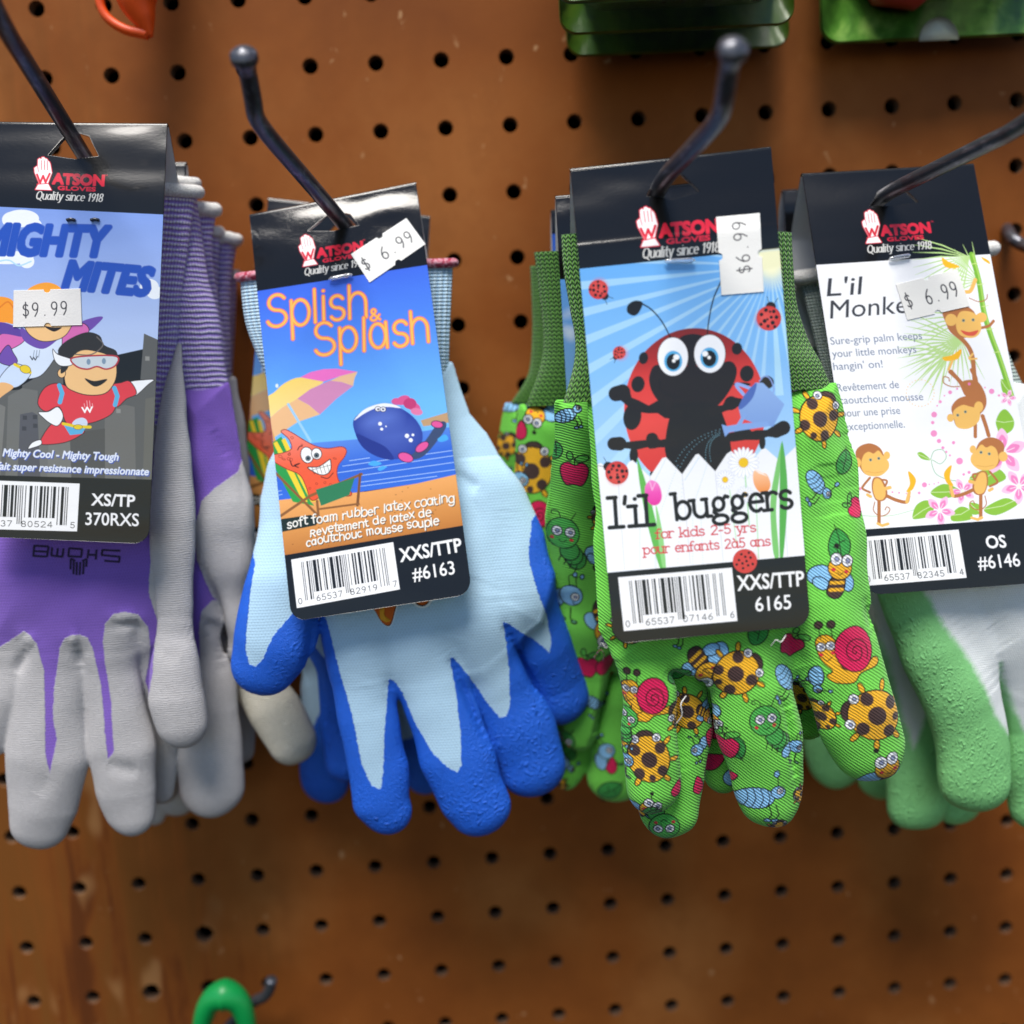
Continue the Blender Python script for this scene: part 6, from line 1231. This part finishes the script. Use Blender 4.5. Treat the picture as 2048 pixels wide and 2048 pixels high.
def thread(obj, pts, d, mat, r=.16):
    w = spline(np.array([P(x, y, d + o) for x, y, o in pts]), 8); tube('thread', w, r, mat, obj, 8)
for pts, d, mt in (([(1196, 1298, 0), (1204, 1286, 3), (1212, 1296, 4), (1222, 1284, 2), (1232, 1292, 0)], 62, 'white_yarn'), ([(1188, 1316, 0), (1200, 1300, 3), (1208, 1308, 2), (1206, 1322, 0)], 60, 'red_yarn'), ([(1352, 1448, 0), (1364, 1430, 2), (1362, 1408, 2), (1372, 1392, 0)], 116, 'white_yarn'), ([(1542, 1292, 0), (1552, 1280, 2), (1562, 1284, 2), (1572, 1270, 0)], 117, 'white_yarn')): thread(gA, pts, d, M[mt])
# ------------------------------------------------------------------ monkey packs
T = pack('glove_pack', 'front pack of pale mint gloves with wrinkled green latex fingers and white monkey tag', (1770, 390), 58, GM)
tg = Tag(T, [(1605, 351), (1948, 331), (2100, 1164), (1733, 1190)], 146, [(0, 53), (8, 56), (22, 60.5), (40, 65), (90, 74), (146, 86)], art_monkeys,
         [(1740, 412), (1768, 374), (1784, 362), (1806, 374), (1838, 404), (1790, 412)], M['card_dull'], [(0, 51), (20, 38), (60, 40), (146, 42)], bow=1.)
tg.sticker([(1792, 569), (1915, 538), (1940, 612), (1815, 640)], 22, 12, [('$', (1814, 618), (1829, 613)), ('6.99', (1853, 610), (1920, 590))], 27, seed=5, bg='e8e6e2')
tg.fastener((1778, 518), (1822, 510), T)
K6 = [[(1640, 700), (2200, 700), (2200, 1440), (2048, 1462), (2030, 1425), (2010, 1380), (1996, 1350), (1983, 1316), (1990, 1350), (2003, 1400), (2011, 1440), (2007, 1464), (1981, 1435), (1958, 1397), (1931, 1334), (1902, 1290), (1865, 1238), (1836, 1185), (1800, 1140), (1770, 1100)]]
g = cloth('glove', [(500, 46), (800, 56), (1100, 70), (1250, 72), (1700, 68)],
          [([(1665, 740), (2045, 770), (2075, 900), (2130, 1100), (2150, 1300), (2060, 1390), (1860, 1330), (1790, 1240), (1745, 1150), (1690, 950)], 6, 22, 0)],
          [([(1820, 1050, 70, 0), (1845, 1170, 76, 0), (1888, 1290, 78, 1), (1926, 1400, 72, 2), (1946, 1500, 66, 2), (1952, 1556, 62, 2)], .55), ([(1990, 1180, 60, 0), (2020, 1330, 50, -2), (2054, 1440, 52, -5), (2072, 1550, 58, -6), (2078, 1600, 54, -6)], .55)],
          M['mint'], T, K6, seed=41, kp=6, creases=[([(1980, 1306), (1998, 1370), (2014, 1440), (2014, 1530), (2004, 1600)], 1.3, 2.0), ([(1880, 1200), (1930, 1290), (1975, 1380)], 5, 1.3), ([(1960, 1230), (2000, 1290)], 5, .8)])
sleeve('cuff', [(1600, 566, 1978, 512, 46), (1620, 640, 1988, 600, 48), (1640, 720, 2010, 690, 52), (1662, 790, 2050, 780, 56)], M['mint_cuff'], g, 6)
band('cuff_band', 1594, 1984, 556, 497, 46, 2.7, M['white_yarn'], g, 7)
g = cloth('glove', [(800, 40), (1250, 48), (1700, 46)], [([(1700, 800), (1980, 800), (2050, 1200), (1990, 1400), (1800, 1400), (1745, 1200)], 7, 14, 0)],
          [([(1800, 1330, 58, 0), (1818, 1440, 60, 1), (1828, 1540, 56, 2), (1836, 1602, 54, 2)], .55), ([(1905, 1450, 42, 0), (1912, 1560, 42, 0), (1916, 1606, 40, 0)], .55)],
          M['mint'], T, [[(1690, 700), (2060, 700), (2060, 1300), (1860, 1350), (1845, 1389), (1807, 1480), (1790, 1420), (1762, 1290), (1740, 1220)]], seed=42, kp=6)
T = pack('glove_pack', 'rear mint and green glove pack in shadow with plain black tag end showing', (1660, 420), 18, GM)
Tag(T, [(1566, 384), (1890, 360), (1930, 1120), (1612, 1145)], 143, [(0, 26), (10, 29), (40, 30), (143, 28)], lambda c: c.poly([(1570, 575), (1900, 550), (1950, 1300), (1600, 1300)], 'b9c6d8') and [c.line([(x, 640), (x + 6, 690)], 4, '26262c') for x in (1590, 1602)],
    [(1700, 430), (1730, 385), (1770, 425)], M['card_dull'], [(0, 24), (20, 18), (143, 10)], res=.4)
cloth('glove', [(800, 20), (1700, 20)], [([(1620, 800), (1900, 800), (1940, 1300), (1700, 1420), (1620, 1300)], 6, 14, 0)], [([(1640, 1360, 46, 0), (1660, 1460, 52, 0), (1672, 1524, 52, 0)], .55), ([(1740, 1380, 46, 0), (1755, 1500, 50, 0), (1762, 1550, 46, 0)], .55), ([(1560, 1300, 30, -4), (1580, 1440, 34, -4)], .55)], M['mint'], T, [[(1600, 700), (2060, 700), (2060, 1200), (1740, 1250), (1700, 1180)]], seed=43)

# ------------------------------------------------------------------ what else hangs on the board
def slab(name, outline, d, th, mat, parent=None, col=None):
    """rounded-edge plate with the outline (mm x,z) standing d..d+th in front of the board"""
    p = np.asarray(outline, float); n = len(p); c = p.mean(0); r = min(th * .45, 1.2); V, b = [], 0
    for k, y in ((1 - .0, -d), (1, -d - th + r), (.9, -d - th)):
        q = p if k == 1 else c + (p - c) * (1 - r / np.linalg.norm(p - c, axis=1))[:, None]; V.append(np.stack([q[:, 0], np.full(n, y), q[:, 1]], 1))
    V = np.vstack(V + [[[c[0], -d - th, c[1]]], [[c[0], -d, c[1]]]]); Q = grid_faces(n, 3, True); k = np.arange(n)
    Tr = np.vstack([np.stack([2 * n + k, 2 * n + (k + 1) % n, np.full(n, 3 * n)], 1), np.stack([(k + 1) % n, k, np.full(n, 3 * n + 1)], 1)])
    return mk(name, V, [Q, Tr], mat, parent, col=col)
def rrect(x0, x1, z0, z1, r, n=8):
    o = []
    for cx, cz, a in ((x1 - r, z1 - r, 0), (x0 + r, z1 - r, 90), (x0 + r, z0 + r, 180), (x1 - r, z0 + r, 270)):
        t = np.radians(a + np.linspace(0, 90, n)); o.append(np.stack([cx + r * np.cos(t), cz + r * np.sin(t)], 1))
    return np.vstack(o)
def leafy(name, a, b, c_, sc):
    t = NT(name); co = t.co(); n = t.noise(co, sc, 4, .6, dist=.4); return t.set(col=t.ramp(n, [(.3, lin(a)), (.5, lin(b)), (.68, lin(c_))]), rough=.32, spec=.5, coat=.5, coatr=.1, normal=t.bump(t.noise(co, .12, 2), .35, .002))
M['blister_card'] = leafy('green_blister_card', '22400a', '3a5c10', '587622', .05); M['photo_card'] = leafy('green_photo_card', '285014', '487828', '7ca24c', .09)
t = NT('blister_film'); M['film'] = t.set(col=(.5, .62, .3), rough=.14, trans=.85, ior=1.3, normal=t.bump(t.noise(t.co(), .1, 2), .5, .003))
GBL = 'green blister packs at the top edge'
for i, (xl, xr, yb, d, lab) in enumerate(((1134, 1578, 114, 14, 'lowest showing dark green blister pack at the top, closest to the board'), (1120, 1588, 70, 42, 'middle dark green blister pack at the top between two others'), (1108, 1604, 8, 74, 'front dark green blister pack cut off by the top edge'))):
    a, b = P(xl, yb, d), P(xr, yb - 18, d); T = thing('blister_pack', lab, 'blister pack', (a + b) / 2, GBL)
    o = rrect(a[0], b[0], (a[2] + b[2]) / 2, (a[2] + b[2]) / 2 + 170, 6); slab('backing_card', o, d, 1.2, M['blister_card'], T)
    o = rrect(a[0] + 7, b[0] - 7, (a[2] + b[2]) / 2 + 7, (a[2] + b[2]) / 2 + 120, 9); slab('blister', o, d + 1.4, 16, M['film'], T)
    o = rrect(a[0] + 16, b[0] - 16, (a[2] + b[2]) / 2 + 14, (a[2] + b[2]) / 2 + 110, 9); slab('contents', o, d + 1.6, 11, M['blister_card'], T)
a, b = P(1640, 90, 16), P(2140, 70, 16); T = thing('blister_pack', 'bright green printed blister card with pale half round badge at top right', 'blister pack', (a + b) / 2, GBL)
slab('backing_card', rrect(a[0], b[0], a[2], a[2] + 170, 7), 16, 1.4, M['photo_card'], T)
q = P(1878, 84, 17.6); th = np.radians(np.linspace(0, 180, 28)); slab('badge', np.stack([q[0] + 7.6 * np.cos(th), q[2] + .6 + 8.4 * np.sin(th)], 1), 17.45, .25, plain('badge_paper', 'a9ada2', .5), T)
slab('window', rrect(a[0] + 16, a[0] + 78, a[2] + 16, a[2] + 100, 8), 17.5, 11, M['film'], T)
q = P(1815, 5, 20); tube('contents', [q + [-22, 0, 20], q + [-10, -2, 4], q + [0, -3, 2], q + [12, -2, 10], q + [22, 0, 24]], [4, 6, 6, 5, 4], plain('red_handle', 'a03024', .4), T)

# orange tool handle, its hanging loop at the top edge
c0 = P(278, 30, 18); T = thing('tool_handle', 'bright orange plastic tool handle end with a hanging loop at top left', 'tool', c0)
R_ = lambda pts, d=18: np.array([P(x, y, d)[[0, 2]] for x, y in pts])
w = np.array([P(x, y, 20) for x, y in ((268, -420), (268, -250), (268, -120), (270, -50), (274, 0), (288, 40), (301, 74))]); tube('grip', spline(w, 10), np.interp(np.linspace(0, 1, 61), [0, .5, .67, .83, 1], [9, 8.5, 7, 4.2, 1.0]), M['orange'], T, 28)
w = np.array([P(x, y, 20) for x, y in ((262, -70), (212, -55), (199, -8), (212, 32), (248, 58), (296, 69))]); tube('loop', spline(w, 10), np.interp(np.linspace(0, 1, 51), [0, .5, 1], [2.0, 1.55, 1.9]), M['orange'], T, 18)
# green handle on a grey hook at the bottom
c0 = P(450, 2020, 30); T = thing('tool_handle', 'green plastic loop handle hanging on a hook at the bottom edge', 'tool', c0)
w = np.array([P(x, y, 26) for x, y in ((400, 2230), (400, 2120), (404, 2050), (420, 2006), (449, 1990), (478, 2006), (494, 2050), (498, 2120), (498, 2230))])
q = spline(w, 12); tube('loop', q, np.interp(np.linspace(0, 1, len(q)), [0, .2, .38, .5, .62, .8, 1], [3.2, 3.4, 4.8, 6.4, 4.8, 3.4, 3.2]), M['green_plastic'], T, 26)
grey = plain('zinc_hook', '5b5f68', .4, metal=.6)
h0 = P(455, 2040, 0); h0 = np.array([round(h0[0] / PITCH) * PITCH, 0, h0[2]]); T = thing('peg_hook', 'grey hook through the green loop handle with an upturned end', 'hook', h0)
w = np.array([P(400, 2150, -8), P(415, 2115, 6), P(436, 2078, 12), P(470, 2040, 14), P(505, 2006, 15), P(530, 1992, 18), P(541, 1974, 20), P(543, 1959, 21)]); tube('rod', spline(w, 10), 2.3, grey, T)
w = np.array([P(2010, 452, -8), P(2016, 462, 3), P(2026, 478, 9), P(2050, 492, 14), P(2090, 500, 30), P(2140, 480, 60)]); T = thing('peg_hook', 'black hook bending out of a pegboard hole at the right edge', 'hook', P(2016, 456, 0), GH); tube('rod', spline(w, 10), 2.4, M['steel'], T)
